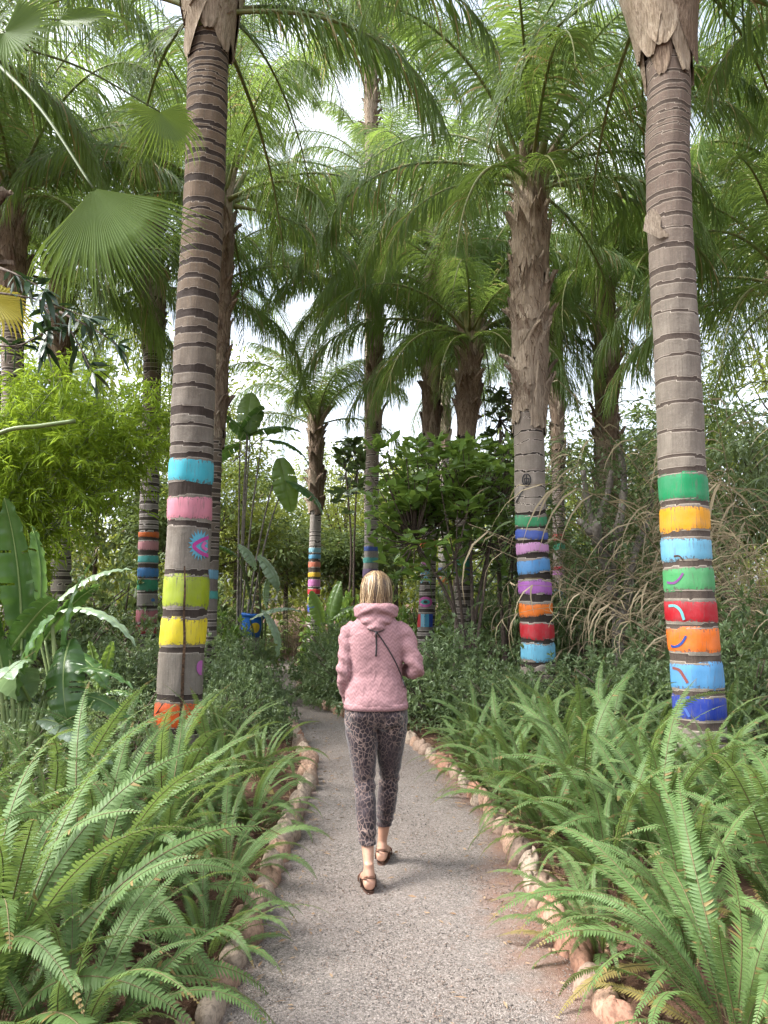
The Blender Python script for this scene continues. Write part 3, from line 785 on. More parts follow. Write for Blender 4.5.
# gravel path
m, t, p, out = newmat('gravel')
co = coords(t)
v = t.nodes.new('ShaderNodeTexVoronoi'); v.inputs['Scale'].default_value = 210; t.links.new(co, v.inputs[0])
v2 = t.nodes.new('ShaderNodeTexVoronoi'); v2.inputs['Scale'].default_value = 95; t.links.new(co, v2.inputs[0])
sp = t.nodes.new('ShaderNodeSeparateColor'); t.links.new(v.outputs['Color'], sp.inputs[0])
sp2 = t.nodes.new('ShaderNodeSeparateColor'); t.links.new(v2.outputs['Color'], sp2.inputs[0])
big = noise(t, .9, 5, co, .6); mid = noise(t, 6, 4, co, .6); fine = noise(t, 90, 3, co, .7)
stone = ramp(t, sp.outputs[0], [(0, (.045, .038, .034)), (.25, (.105, .09, .081)), (.55, (.19, .165, .147)), (.8, (.27, .232, .207)), (1, (.44, .385, .345))])
stone2 = ramp(t, sp2.outputs[0], [(0, (.06, .051, .045)), (.4, (.155, .134, .12)), (.8, (.24, .205, .183)), (1, (.40, .35, .315))])
c = mixc(t, .4, stone, stone2)
c = mixc(t, ramp(t, fine, [(.35, .45), (.6, 0.0)]), c, (.09, .08, .075))
c = mixc(t, ramp(t, big, [(.4, .0), (.68, .3)]), c, (.24, .19, .163))
# reddish soil washed from the beds lies along the edges (attribute: nearness of the edge)
ed = attr(t, 'edge')
c = mixc(t, ramp(t, mth(t, 'ADD', ed, mth(t, 'MULTIPLY', mth(t, 'SUBTRACT', mid, .5), .9)), [(.35, 0.0), (.85, .85)]), c, (.21, .118, .085))
t.links.new(c, p.inputs['Base Color']); p.inputs['Roughness'].default_value = .92; p.inputs['Specular IOR Level'].default_value = .2
bump(t, mth(t, 'ADD', mth(t, 'MULTIPLY', v.outputs['Distance'], -1.0), mth(t, 'MULTIPLY', fine, .5)), p, .8, .006)
M['gravel'] = m
ysp = [-3 + .12 * i for i in range(int(29.5 / .12))]; nx = 22; V = []; E = []
for y in ysp:
    a, b = edge(LE, y) - .05, edge(RE, y) + .05
    for i in range(nx):
        f = i / (nx - 1); x = a + (b - a) * f
        V.append((x, y, .006 + .010 * math.sin(math.pi * f) + .003 * math.sin(x * 7 + y * 3) + .002 * math.sin(y * 13 - x * 17)))
        dr = (b - x); dl = (x - a); patch = math.exp(-((y - 3.9) / 1.0) ** 2) + .35 * math.exp(-((y - 6.4) / .8) ** 2)
        E.append(max(0, 1 - dr / (.16 + .55 * patch)) if dr < dl else max(0, 1 - dl / .2) * .8)
me = bpy.data.meshes.new('path'); me.from_pydata(V, [], [(j*nx+i, j*nx+i+1, (j+1)*nx+i+1, (j+1)*nx+i) for j in range(len(ysp)-1) for i in range(nx-1)])
a_ = me.attributes.new('edge', 'FLOAT', 'POINT'); a_.data.foreach_set('value', np.array(E, dtype=np.float32)); me.materials.append(M['gravel'])
me.polygons.foreach_set('use_smooth', [True] * len(me.polygons)); tag(inst('path', me), kind='structure')

# loose pebbles on the path, one mass
rng = np.random.default_rng(3); mb = MB(); pal = plain('pebble', (.34, .31, .29), .85, (.2, .17, .155), 60, .3, .002)
mats = [plain('pebble_pale', (.30, .265, .235), .85, (.21, .18, .16), 60), plain('pebble_grey', (.12, .105, .095), .85, (.07, .06, .055), 60), plain('pebble_pink', (.24, .18, .15), .85, (.18, .13, .105), 60)]
octv = np.array([(1, 0, 0), (0, 1, 0), (-1, 0, 0), (0, -1, 0), (0, 0, .8), (0, 0, -.5)]); octf = [(0, 1, 4), (1, 2, 4), (2, 3, 4), (3, 0, 4), (1, 0, 5), (2, 1, 5), (3, 2, 5), (0, 3, 5)]
for i in range(26000):
    y = 2.2 + 7 * rng.random() ** 1.6; a, b = edge(LE, y), edge(RE, y); f = rng.random(); x = a + (b - a) * f
    s = rng.uniform(.0022, .0048) * (1.5 if rng.random() < .04 else 1); th = rng.uniform(0, 6.28); R_ = np.array(((math.cos(th), -math.sin(th), 0), (math.sin(th), math.cos(th), 0), (0, 0, 1)))
    vv = (octv * rng.uniform(.7, 1.25, (6, 1)) * s) @ R_.T + np.array((x, y, .007 + .010 * math.sin(math.pi * f) + s * .3))
    mb.add(vv, octf, .5, int(rng.integers(0, 3)))
tag(inst('gravel', mb.mesh('gravel', mats)), kind='stuff', label='loose pebbles lying on the gravel path')

# leaf litter and twigs on the soil, one mass
mb = MB(); litter = leaf_mat('leaf_litter', (.16, .09, .05), (.42, .3, .19), (.3, .2, .1), .1, .8, .2); C = []; Dd = []; LL = []; WW = []
rn = random.Random(5)
for i in range(9000):
    y = 1.6 + 13 * rn.random() ** 1.5; sd = rn.random() < .5
    x = (edge(LE, y) - .12 - rn.random() ** 1.5 * 2.2) if sd else (edge(RE, y) + .12 + rn.random() ** 1.5 * 2.4)
    C.append((x, y, gh(x, y) + .004 + .012 * rn.random())); a = rn.uniform(0, 6.28); Dd.append((math.cos(a), math.sin(a), rn.uniform(-.05, .3)))
    if rn.random() < .5: LL.append(rn.uniform(.03, .07)); WW.append(rn.uniform(.012, .025))
    else: LL.append(rn.uniform(.06, .2)); WW.append(rn.uniform(.003, .008))
for i in range(1100):
    y = 2.3 + 8 * rn.random(); x = rn.uniform(edge(LE, y) + .03, edge(RE, y) - .03)
    if min(x - edge(LE, y), edge(RE, y) - x) > .3 and rn.random() < .75: continue
    C.append((x, y, .022)); a = rn.uniform(0, 6.28); Dd.append((math.cos(a), math.sin(a), .05)); LL.append(rn.uniform(.02, .06)); WW.append(rn.uniform(.004, .014))
leaves(mb, C, Dd, LL, WW, np.random.default_rng(6), .05)
tag(inst('leaf_litter', mb.mesh('leaf_litter', litter)), kind='stuff', label='dry leaves and twigs on the reddish soil of the beds')

# ------------------------------------------------------------------ edging stones
def stone_mat(name, a, b, speck=.25):
    m, t, p, out = newmat(name); co = coords(t); n1 = noise(t, 4, 5, co, .6); n2 = noise(t, 55, 4, co, .7); n3 = noise(t, 14, 4, co, .6)
    c = mixc(t, ramp(t, n1, [(.35, 0.0), (.65, 1.0)]), a, b); c = mixc(t, ramp(t, n2, [(.45, 0.0), (.62, speck * 2.4)]), c, [x * .42 for x in b])
    c = mixc(t, ramp(t, n3, [(.56, 0.0), (.75, .3)]), c, (.40, .31, .25)); 
    g = t.nodes.new('ShaderNodeSeparateXYZ'); t.links.new(co, g.inputs[0])
    c = mixc(t, ramp(t, mth(t, 'ADD', mth(t, 'MULTIPLY', g.outputs[2], -6.0), n3), [(.55, 0.0), (.95, .75)]), c, (.11, .07, .05))   # soil clinging round the foot
    t.links.new(c, p.inputs['Base Color']); p.inputs['Roughness'].default_value = .88; p.inputs['Specular IOR Level'].default_value = .2; bump(t, mth(t, 'ADD', n2, mth(t, 'MULTIPLY', n3, 1.0)), p, .5, .007); return m
SM = [('pink tan', stone_mat('stone_pink', (.36, .235, .165), (.27, .17, .12))), ('pale beige', stone_mat('stone_beige', (.36, .285, .22), (.26, .195, .145))),
      ('grey brown', stone_mat('stone_grey', (.31, .22, .165), (.22, .15, .11))), ('reddish', stone_mat('stone_red', (.31, .17, .115), (.22, .115, .08)))]
def stone(x, y, a, b, h, rz, mi, seed, label, group):
    rng = random.Random(seed); mb = MB(); nu, nv = 28, 16; V = []
    ph = [rng.uniform(0, 6.28) for _ in range(6)]; e = rng.uniform(.8, 1.0)
    for j in range(nv + 1):
        la = -math.pi / 2 + math.pi * j / nv
        for i in range(nu):
            lo = 2 * math.pi * i / nu; cx, cy_ = math.cos(lo), math.sin(lo)
            sx = math.copysign(abs(cx) ** e, cx) * abs(math.cos(la)) ** e; sy = math.copysign(abs(cy_) ** e, cy_) * abs(math.cos(la)) ** e; sz = math.copysign(abs(math.sin(la)) ** e, math.sin(la))
            q = 1 + .07 * math.sin(2 * lo + ph[0] + la) + .05 * math.sin(3 * lo + ph[1] - 2 * la) + .025 * math.sin(6 * lo + ph[2] + 5 * la) + .015 * math.sin(11 * lo + ph[3]) * math.cos(7 * la + ph[4])
            V.append((sx * a * q, sy * b * q, (sz * (1 + .1 * math.sin(lo + ph[5]))) * h * q))
    Fc = [(j*nu+i, j*nu+(i+1) % nu, (j+1)*nu+(i+1) % nu, (j+1)*nu+i) for j in range(nv) for i in range(nu)]
    mb.add(V, Fc); o = inst('edging_stone', mb.mesh('edging_stone', SM[mi][1]), None, (x, y, h * rng.uniform(.12, .42)), (rng.uniform(-.3, .3), rng.uniform(-.25, .25), rz))
    return tag(o, label, 'edging stone', group)
ORD = ['first', 'second', 'third', 'fourth', 'fifth', 'sixth', 'seventh', 'eighth', 'ninth', 'tenth', 'eleventh', 'twelfth', 'thirteenth', 'fourteenth', 'fifteenth', 'sixteenth', 'seventeenth', 'eighteenth', 'nineteenth', 'twentieth']
TENS = ['', '', 'twenty', 'thirty', 'forty', 'fifty', 'sixty']
def ordi(n): return ORD[n] if n < 20 else TENS[(n + 1) // 10] + ('-' + ORD[(n + 1) % 10 - 1] if (n + 1) % 10 else 'ieth')
def ordi(n):
    k = n + 1
    if k <= 20: return ORD[n]
    if k % 10 == 0: return {30: 'thirtieth', 40: 'fortieth', 50: 'fiftieth', 60: 'sixtieth'}[k]
    return TENS[k // 10] + '-' + ORD[k % 10 - 1]
def stone_row(E, y0, y1, side, sd, big0):
    rng = random.Random(sd); y = y0; k = 0; sides = 'left' if side < 0 else 'right'
    while y < y1:
        far = min(1, (y - 2) / 9); ln = rng.uniform(.07, .16) * (.9 if far < .5 else .8) * (big0 if y < 7 else 1)
        x = edge(E, y); x2 = edge(E, y + .1); ang = math.atan2(.1, x2 - x)
        y += ln * .98 * abs(math.sin(ang)) + .006
        x = edge(E, y) + side * .03; wd = rng.uniform(.045, .085); h = rng.uniform(.07, .115)
        mi = rng.choices((0, 1, 2, 3), (4, 3, 2, 1) if side < 0 else (2, 3, 4, 3))[0]
        shape = 'long' if ln > .125 else 'rounded' if ln > .105 else 'small'
        lab = f"{shape} {SM[mi][0]} edging stone, {ordi(k)} from the front along the {sides} path edge"
        stone(x + rng.uniform(-.012, .012), y, ln, wd, h, ang + rng.uniform(-.15, .15), mi, sd * 100 + k, lab, f'edging stones along the {sides} side of the path')
        y += ln * .98 * abs(math.sin(ang)) + .006; k += 1
stone_row(LE, 2.2, 9.6, -1, 1, 1.05)
stone_row(RE, 2.35, 14.2, 1, 2, .82)
# ------------------------------------------------------------------ the woman walking away
def remesh_obj(mb, voxel, smooth, name, mat, parent, keep_name=None):
    me = mb.mesh(name + '_src', mat); o = bpy.data.objects.new(name + '_src', me); COL.objects.link(o)
    r = o.modifiers.new('r', 'REMESH'); r.mode = 'VOXEL'; r.voxel_size = voxel; r.use_smooth_shade = True
    s = o.modifiers.new('s', 'SMOOTH'); s.factor = .5; s.iterations = smooth
    dg = bpy.context.evaluated_depsgraph_get(); dg.update()
    m2 = bpy.data.meshes.new_from_object(o.evaluated_get(dg)); m2.name = name
    bpy.data.objects.remove(o); m2.materials.clear(); m2.materials.append(mat)
    m2.polygons.foreach_set('use_smooth', [True] * len(m2.polygons))
    return inst(name, m2, parent)
PX, PY = -.045, 4.46
skin = plain('skin', (.42, .24, .165), .5, (.36, .19, .13), 12, .1, .002, .4)
m, t, p, out = newmat('hoodie_fabric'); co = coords(t)
s3 = t.nodes.new('ShaderNodeSeparateXYZ'); t.links.new(co, s3.inputs[0])
xx = mth(t, 'PINGPONG', s3.outputs[0], .0155)
zz = mth(t, 'ADD', s3.outputs[2], mth(t, 'MULTIPLY', xx, 1.15))
zz = mth(t, 'ADD', zz, mth(t, 'MULTIPLY', noise(t, 14, 2, co), .03))
st = mth(t, 'ABSOLUTE', mth(t, 'SUBTRACT', mth(t, 'FRACT', mth(t, 'MULTIPLY', zz, 1 / .0225)), .5))
fleck = noise(t, 320, 3, co, .7)
c = mixc(t, ramp(t, mth(t, 'ADD', st, mth(t, 'MULTIPLY', mth(t, 'SUBTRACT', fleck, .5), .5)), [(.13, 0.0), (.34, 1.0)]), srgb(133, 100, 102), srgb(147, 113, 115))
c = mixc(t, ramp(t, fleck, [(.5, 0.0), (.75, .45)]), c, srgb(158, 129, 130))
t.links.new(c, p.inputs['Base Color']); p.inputs['Roughness'].default_value = .95; p.inputs['Specular IOR Level'].default_value = .1
fold_ = noise(t, 11, 2, co, .5, 1.2); bump(t, mth(t, 'ADD', mth(t, 'MULTIPLY', fold_, 5.0), mth(t, 'MULTIPLY', fleck, .2)), p, .3, .008); hood_mat = m
m, t, p, out = newmat('leopard_fabric'); co = coords(t, 'Object', (1, .7, .72))
nn = t.nodes.new('ShaderNodeTexNoise'); nn.inputs['Scale'].default_value = 22; t.links.new(co, nn.inputs[0])
va = t.nodes.new('ShaderNodeVectorMath'); va.operation = 'MULTIPLY_ADD'; t.links.new(nn.outputs['Color'], va.inputs[0]); va.inputs[1].default_value = (.03, .03, .03); t.links.new(co, va.inputs[2])
v = t.nodes.new('ShaderNodeTexVoronoi'); v.feature = 'DISTANCE_TO_EDGE'; v.inputs['Scale'].default_value = 48; t.links.new(va.outputs[0], v.inputs[0])
v2 = t.nodes.new('ShaderNodeTexVoronoi'); v2.inputs['Scale'].default_value = 48; t.links.new(va.outputs[0], v2.inputs[0])
c = ramp(t, v.outputs['Distance'], [(.02, srgb(118, 98, 88)), (.07, srgb(80, 66, 67)), (.13, srgb(28, 19, 23)), (.5, srgb(36, 26, 31))])
c = mixc(t, ramp(t, v2.outputs['Distance'], [(.12, .6), (.25, 0.0)]), c, srgb(64, 50, 54)); c = mixc(t, ramp(t, noise(t, 7, 3, coords(t)), [(.42, .75), (.62, 0.0)]), c, srgb(38, 26, 31))
t.links.new(c, p.inputs['Base Color']); p.inputs['Roughness'].default_value = .75; p.inputs['Specular IOR Level'].default_value = .25; p.inputs['Sheen Weight'].default_value = .2
bump(t, noise(t, 13, 2, co, .5, 1.0), p, .5, .02); leop = m

person = empty('person', (PX, PY, .012), 'woman with blond hair in pink hoodie and leopard leggings walking away up the path', 'person')
def px_z(py, D=PY): return P(384, py, D).z
# joints, local to the person (x right, y forward, z up)
hipL, hipR = (-.085, .0, .87), (.085, .01, .87)
kneeL, ankL = (-.062, -.02, .485), (-.035, -.22, .115)      # trailing (nearer) left leg
kneeR, ankR = (.075, .13, .49), (.035, .20, .12)            # leading right leg
def leg(mb, hip, knee, ank, g=0.0, foot=None, sole=0.0):
    hip, knee, ank = map(np.array, (hip, knee, ank)); th = knee - hip; sh = ank - knee
    pts = [hip + (0, 0, .06), hip + th * .12, hip + th * .35, hip + th * .65, hip + th * .9, knee + sh * .04, knee + sh * .22, knee + sh * .42, knee + sh * .7, knee + sh * .9, ank]
    rad = [(.088, .10), (.094, .105), (.084, .092), (.068, .075), (.056, .062), (.053, .058), (.054, .062), (.052, .060), (.041, .045), (.034, .039), (.032, .038)]
    off = [0, 0, -.004, 0, .004, 0, -.012, -.016, -.006, 0, 0]
    pts = [q + np.array((0, o_, 0)) for q, o_ in zip(pts, off)]
    q = catmull(pts, 3); rr = []
    for i in range(len(q)):
        x = i / 3; k = min(int(x), len(rad) - 2); f = x - k; rr.append(((rad[k][0] * (1-f) + rad[k+1][0] * f) + g, (rad[k][1] * (1-f) + rad[k+1][1] * f) + g))
    tube(mb, q, rr, 24, side=(1, 0, 0)); return q, rr
def rings(mb, rs, n=32, g=0.0, p_=2.3):
    V = []
    for z, cx, cy_, rx, ry in rs:
        for k in range(n):
            a = 2 * math.pi * k / n; c_, s_ = math.cos(a), math.sin(a)
            V.append((cx + math.copysign(abs(c_) ** (2 / p_), c_) * (rx + g), cy_ + math.copysign(abs(s_) ** (2 / p_), s_) * (ry + g), z))
    m_ = len(rs); Fc = [(i*n+k, i*n+(k+1) % n, (i+1)*n+(k+1) % n, (i+1)*n+k) for i in range(m_-1) for k in range(n)]
    Fc += [tuple(range(n-1, -1, -1)), tuple(range((m_-1)*n, m_*n))]; mb.add(V, Fc)
torso = [(.82, 0, .0, .15, .10), (.88, 0, .0, .168, .118), (.95, 0, -.004, .165, .118), (1.02, 0, 0, .145, .105), (1.10, 0, .01, .128, .096), (1.18, 0, .012, .135, .10), (1.26, 0, .01, .15, .108), (1.33, 0, .005, .145, .105), (1.37, 0, 0, .125, .09), (1.405, 0, -.005, .09, .08), (1.44, 0, -.005, .065, .065), (1.47, 0, .0, .055, .058)]
# arms: shoulder, elbow, wrist
shL, elL, wrL = (-.150, .0, 1.340), (-.180, -.035, 1.115), (-.168, .10, .93)
shR, elR, wrR = (.150, .0, 1.340), (.232, -.05, 1.125), (.165, .19, 1.10)
def arm(mb, sh, el, wr, g=0.0, wrist=.026, puff=0.0):
    sh, el, wr = map(np.array, (sh, el, wr)); pts = [sh + (el - sh) * f for f in (-.08, .1, .45, .85)] + [el + (wr - el) * f for f in (.08, .35, .7, 1.0)]
    inn = np.array((-.04 * np.sign(sh[0]), 0, .012)); pts[0] = sh + inn
    rad = [.055, .058, .047, .041, .042, .042, .034, wrist]
    q = catmull(pts, 4); rr = []
    for i in range(len(q)):
        x = i / 4; k = min(int(x), len(rad) - 2); f = x - k; rr.append(rad[k] * (1-f) + rad[k+1] * f + g + puff * .5 * (1 + math.sin(i * 1.9)) * (1 if 6 < i < 26 else 0))
    tube(mb, q, rr, 20)
def hand(mb, wr, d, back, sc=1.0, thumb=1, curl=.5):
    """palm plus five separate fingers; d: pointing direction, back: out of the back of the hand"""
    wr = np.array(wr); d = unit(d); b = np.array(back, float); b = unit(b - d * b.dot(d)); s = cross(d, b) * thumb
    tube(mb, [wr - d * .01, wr + d * .02, wr + d * .05, wr + d * .085], [(.024, .017), (.03, .016), (.037, .015), (.037, .012)], 14, side=tuple(s))
    for k, (o, ln, r) in enumerate(((.029, .072, .0082), (.010, .08, .0086), (-.010, .075, .0083), (-.028, .058, .0074))):
        p0 = wr + d * .072 + s * o; dd = d + s * o * 2.2; pts = [p0]; c_ = 0
        for l, a in ((.35, .35), (.37, .5), (.28, .35)):
            c_ += a * curl; q_ = unit(dd) * math.cos(c_) - b * math.sin(c_); pts.append(pts[-1] + q_ * ln * l * 1.15)
        tube(mb, catmull(pts, 3), [r * (1 - .03 * i) for i in range(10)], 8)
    p0 = wr + d * .02 + s * .024; tube(mb, catmull([p0, p0 + s * .022 + d * .022 - b * .008, p0 + s * .032 + d * .05 - b * .014, p0 + s * .03 + d * .072 - b * .02], 3), [.012 - .0005 * i for i in range(10)], 8)
def foot(mb, ank, pitch, sole_z, yaw=0.0, g=0.0):
    """heel under the ankle, toes forward; pitch: heel lifted"""
    a = np.array(ank); cp, sp_ = math.cos(pitch), math.sin(pitch); cyw, syw = math.cos(yaw), math.sin(yaw)
    def T(x, y, z):
        y2, z2 = y * cp + z * sp_, -y * sp_ + z * cp; return np.array((a[0] + x * cyw + y2 * syw, a[1] - x * syw + y2 * cyw, a[2] + z2))
    prof = [(-.055, -.075, .022, .018), (-.045, -.07, .03, .027), (-.02, -.06, .034, .036), (.02, -.045, .034, .046), (.06, -.06, .036, .034), (.10, -.072, .041, .024), (.13, -.078, .043, .018), (.155, -.083, .038, .013)]
    V = []; n = 18
    for y, z, rx, rz in prof:
        for k in range(n):
            q = 2 * math.pi * k / n; V.append(T(rx * math.cos(q), y, z + rz * math.sin(q)))
    m_ = len(prof); Fc = [(i*n+k, (i+1)*n+k, (i+1)*n+(k+1) % n, i*n+(k+1) % n) for i in range(m_-1) for k in range(n)] + [tuple(range(n)), tuple(range(m_*n-1, (m_-1)*n-1, -1))]
    mb.add(V, Fc)
    tube(mb, [a + (0, 0, .03), a, T(0, -.012, -.04)], [(.026, .033), (.028, .036), (.032, .04)], 16, side=(1, 0, 0))
    for k, (x, l, r) in enumerate(((-.028, .042, .0125), (-.008, .04, .0095), (.008, .035, .009), (.022, .029, .0085), (.034, .022, .008))):
        xx_ = x * (1 if yaw >= 0 else -1); tube(mb, [T(xx_, .14 - k * .006, -.083), T(xx_, .155 + l * .5 - k * .008, -.084), T(xx_, .155 + l - k * .008, -.088)], [r, r, r * .75], 8)
    return T
# body: one surface
mb = MB(); rings(mb, torso, g=-.012)
leg(mb, hipL, kneeL, ankL, -.006); leg(mb, hipR, kneeR, ankR, -.006)
arm(mb, shL, elL, wrL, -.006, .026); arm(mb, shR, elR, wrR, -.006, .026)
hand(mb, wrL, (.08, .55, -.8), (-1, 0, .1), 1, 1, .7); hand(mb, wrR, (-.75, .6, .25), (.3, .6, .7), 1, -1, 1.1)
TL = foot(mb, (ankL[0], ankL[1], .112), .0, 0, -.12); TR = foot(mb, (ankR[0], ankR[1], .118), .0, 0, .1)
tube(mb, [(0, 0, 1.40), (0, .0, 1.45), (0, .012, 1.50), (0, .02, 1.54)], [(.062, .06), (.052, .054), (.048, .052), (.05, .055)], 20, side=(1, 0, 0))
hd = [(1.455, 0, .075, .02, .018), (1.463, 0, .07, .036, .034), (1.48, 0, .055, .05, .056), (1.505, 0, .035, .06, .076), (1.54, 0, .022, .067, .09), (1.575, 0, .018, .072, .095), (1.61, 0, .016, .072, .094), (1.64, 0, .012, .064, .083), (1.662, 0, .01, .046, .06), (1.675, 0, .008, .02, .028)]
rings(mb, hd, 28, 0, 2.0)
tube(mb, [(0, .112, 1.572), (0, .12, 1.55), (0, .131, 1.532), (0, .118, 1.522)], [.008, .01, .013, .009], 8)        # nose
tube(mb, [(-.022, .104, 1.497), (0, .113, 1.498), (.022, .104, 1.497)], [.005, .007, .005], 8)                        # lips
for s_ in (-1, 1):
    tube(mb, [(s_ * .071, .02, 1.575), (s_ * .078, .008, 1.56), (s_ * .074, .018, 1.53)], [(.012, .006), (.016, .007), (.009, .005)], 8)
    tube(mb, [(s_ * .018, .109, 1.586), (s_ * .045, .1, 1.588)], [.006, .005], 8)
body = remesh_obj(mb, .0042, 6, 'body', skin, person)
dark = plain('eye_dark', (.03, .025, .02), .2)
for s_ in (-1, 1):
    mb = MB(); V = []; 
    tube(mb, [(s_ * .03, .1, 1.568), (s_ * .03, .106, 1.568), (s_ * .03, .109, 1.568)], [(.013, .007), (.011, .006), (.004, .002)], 12, side=(1, 0, 0)); inst('eye', mb.mesh('eye', dark), person)
# leggings
mb = MB()
rings(mb, [(.80, 0, .0, .12, .09), (.84, 0, -.004, .158, .112), (.88, 0, -.008, .172, .124), (.93, 0, -.008, .168, .122), (.99, 0, -.002, .15, .108), (1.04, 0, 0, .14, .10)], p_=2.2)
for s_ in (-1, 1): tube(mb, [(s_ * .08, -.05, .83), (s_ * .082, -.055, .87), (s_ * .078, -.045, .92)], [(.07, .065), (.08, .075), (.065, .055)], 18, side=(1, 0, 0))
leg(mb, hipL, kneeL, ankL, .004); leg(mb, hipR, kneeR, ankR, .004)
leg_o = remesh_obj(mb, .007, 5, 'leggings', leop, person)
# cut the legging cuffs above the ankles
import bmesh
def cut(o, co_, no, rad=None):
    bm = bmesh.new(); bm.from_mesh(o.data); geom = bm.verts[:] + bm.edges[:] + bm.faces[:]
    bmesh.ops.bisect_plane(bm, geom=geom, plane_co=co_, plane_no=no, clear_inner=False, clear_outer=True); bm.to_mesh(o.data); bm.free()
kl, al = np.array(kneeL), np.array(ankL); kr, ar = np.array(kneeR), np.array(ankR)
for v_ in leg_o.data.vertices:       # creases behind the knees, at the seat and bunched at the cuffs
    x, y, z = v_.co; sgn = x - .005
    f = .0045 * math.sin(z * 95 + x * 26 + 1.5 * math.sin(x * 60)) * math.exp(-((z - .49) / .07) ** 2)
    f += .0035 * math.sin(z * 120 + x * 18) * math.exp(-((z - .25) / .06) ** 2)
    f += .004 * math.sin((z - abs(x) * .9) * 85) * math.exp(-((z - .80) / .045) ** 2)
    v_.co += v_.normal * f
cut(leg_o, (0, 0, .222), (0, 0, -1))
# jacket with sleeves
mb = MB()
rings(mb, [(.915, 0, -.008, .170, .124), (.93, 0, -.006, .180, .134), (.97, 0, -.004, .176, .132), (1.03, 0, .0, .158, .122), (1.09, 0, .005, .146, .115), (1.14, 0, .006, .148, .116), (1.20, 0, .006, .156, .12), (1.27, 0, .005, .165, .124), (1.33, 0, 0, .160, .118), (1.37, 0, -.004, .146, .106), (1.405, 0, -.006, .112, .092), (1.44, 0, -.006, .085, .08), (1.462, 0, -.004, .078, .074)], g=.002)
arm(mb, shL, elL, wrL, .002, .026, .003); arm(mb, shR, elR, wrR, .004, .028, .004)
jacket = remesh_obj(mb, .006, 6, 'hoodie', hood_mat, person)
# gathered folds pushed into the cloth
for v_ in jacket.data.vertices:
    x, y, z = v_.co; n_ = v_.normal
    f = .0055 * math.sin(z * 74 + x * 24 + 1.8 * math.sin(x * 31 + y * 20)) * (1 if abs(x) > .15 else .2) * (1.3 if 1.05 < z < 1.2 else .7)
    f += .0045 * math.sin(x * 24 + z * 9 + 2 * math.sin(z * 13)) * math.exp(-((z - 1.08) / .13) ** 2) * (abs(x) < .17)
    f += .003 * math.sin((z + abs(x) * .8) * 40) * math.exp(-((z - 1.0) / .08) ** 2) * (abs(x) < .17)
    v_.co += n_ * f
mb = MB(); n = 40; V = []      # ribbed hem
for z, g in ((.905, -.003), (.907, .004), (.925, .006), (.940, .004), (.942, -.004)):
    for k in range(n * 2):
        a = math.pi * k / n; c_, s_ = math.cos(a), math.sin(a); rr = .0012 * (k % 2)
        V.append((math.copysign(abs(c_) ** .87, c_) * (.176 + g + rr), -.006 + math.copysign(abs(s_) ** .87, s_) * (.130 + g + rr), z))
mb.add(V, [(i*2*n+k, i*2*n+(k+1) % (2*n), (i+1)*2*n+(k+1) % (2*n), (i+1)*2*n+k) for i in range(4) for k in range(2*n)]); inst('hem', mb.mesh('hem', hood_mat), jacket)
# hood lying bunched on the shoulders, coming to a blunt point on the back
mb = MB(); 
nk = [(-.085, .03, 1.445), (-.095, -.035, 1.452), (-.06, -.085, 1.462), (0, -.105, 1.465), (.06, -.085, 1.462), (.095, -.035, 1.452), (.085, .03, 1.445)]
q = catmull(nk, 5); tube(mb, q, [(.030 + .012 * math.sin(math.pi * i / 30), .036) for i in range(31)], 16)
for (x0, x1, z, r, y) in ((-.095, .095, 1.425, .030, -.092), (-.078, .078, 1.40, .030, -.105), (-.052, .052, 1.375, .026, -.112), (-.024, .024, 1.352, .022, -.112), (-.006, .006, 1.335, .015, -.11)):
    pts = [(x0 * 1.15, y + .045, z + .014), (x0 * .6, y + .004, z - .004), (0, y - .008, z - .012), (x1 * .6, y + .004, z - .004), (x1 * 1.15, y + .045, z + .014)]
    tube(mb, catmull(pts, 4), [r * (.55 + .45 * math.sin(math.pi * i / 16)) for i in range(17)], 14)
hood = remesh_obj(mb, .006, 4, 'hood', hood_mat, jacket)
for v_ in hood.data.vertices:
    x, y, z = v_.co; v_.co += v_.normal * (.004 * math.sin((z * 1.1 + abs(x) * .55) * 105))
# straps hugging the back
def hug(pts, r, name, mat, par, n=6):
    dgm = [BVHTree.FromPolygons([v.co.copy() for v in o.data.vertices], [tuple(f.vertices) for f in o.data.polygons]) for o in (jacket, hood)]
    out_ = []
    for q in catmull([(a, 0, b) for a, b in pts], n):
        best = None
        for b_ in dgm:
            h_ = b_.ray_cast(Vector((q[0], -1, q[2])), Vector((0, 1, 0)))
            if h_[0] is not None and (best is None or h_[0].y < best): best = h_[0].y
        out_.append((q[0], (best if best is not None else -.1) - r * .5, q[2]))
    mb = MB(); tube(mb, out_, r, 8); return inst(name, mb.mesh(name, mat), par)
blk = plain('strap_black', (.03, .026, .028), .6)
def lx(px): return (px - 384) / F * (PY - .12) - PX
hug([(lx(376.5), px_z(633)), (lx(385), px_z(645)), (lx(395), px_z(662)), (lx(402), px_z(679)), (lx(406), px_z(690))], .0036, 'bag_strap', blk, person)
hug([(lx(368), px_z(630)), (lx(377), px_z(633)), (lx(384), px_z(631))], .0032, 'bag_strap', blk, person)
hug([(lx(376), px_z(633)), (lx(376.5), px_z(645)), (lx(376), px_z(657))], .0045, 'zip_cord', blk, jacket)
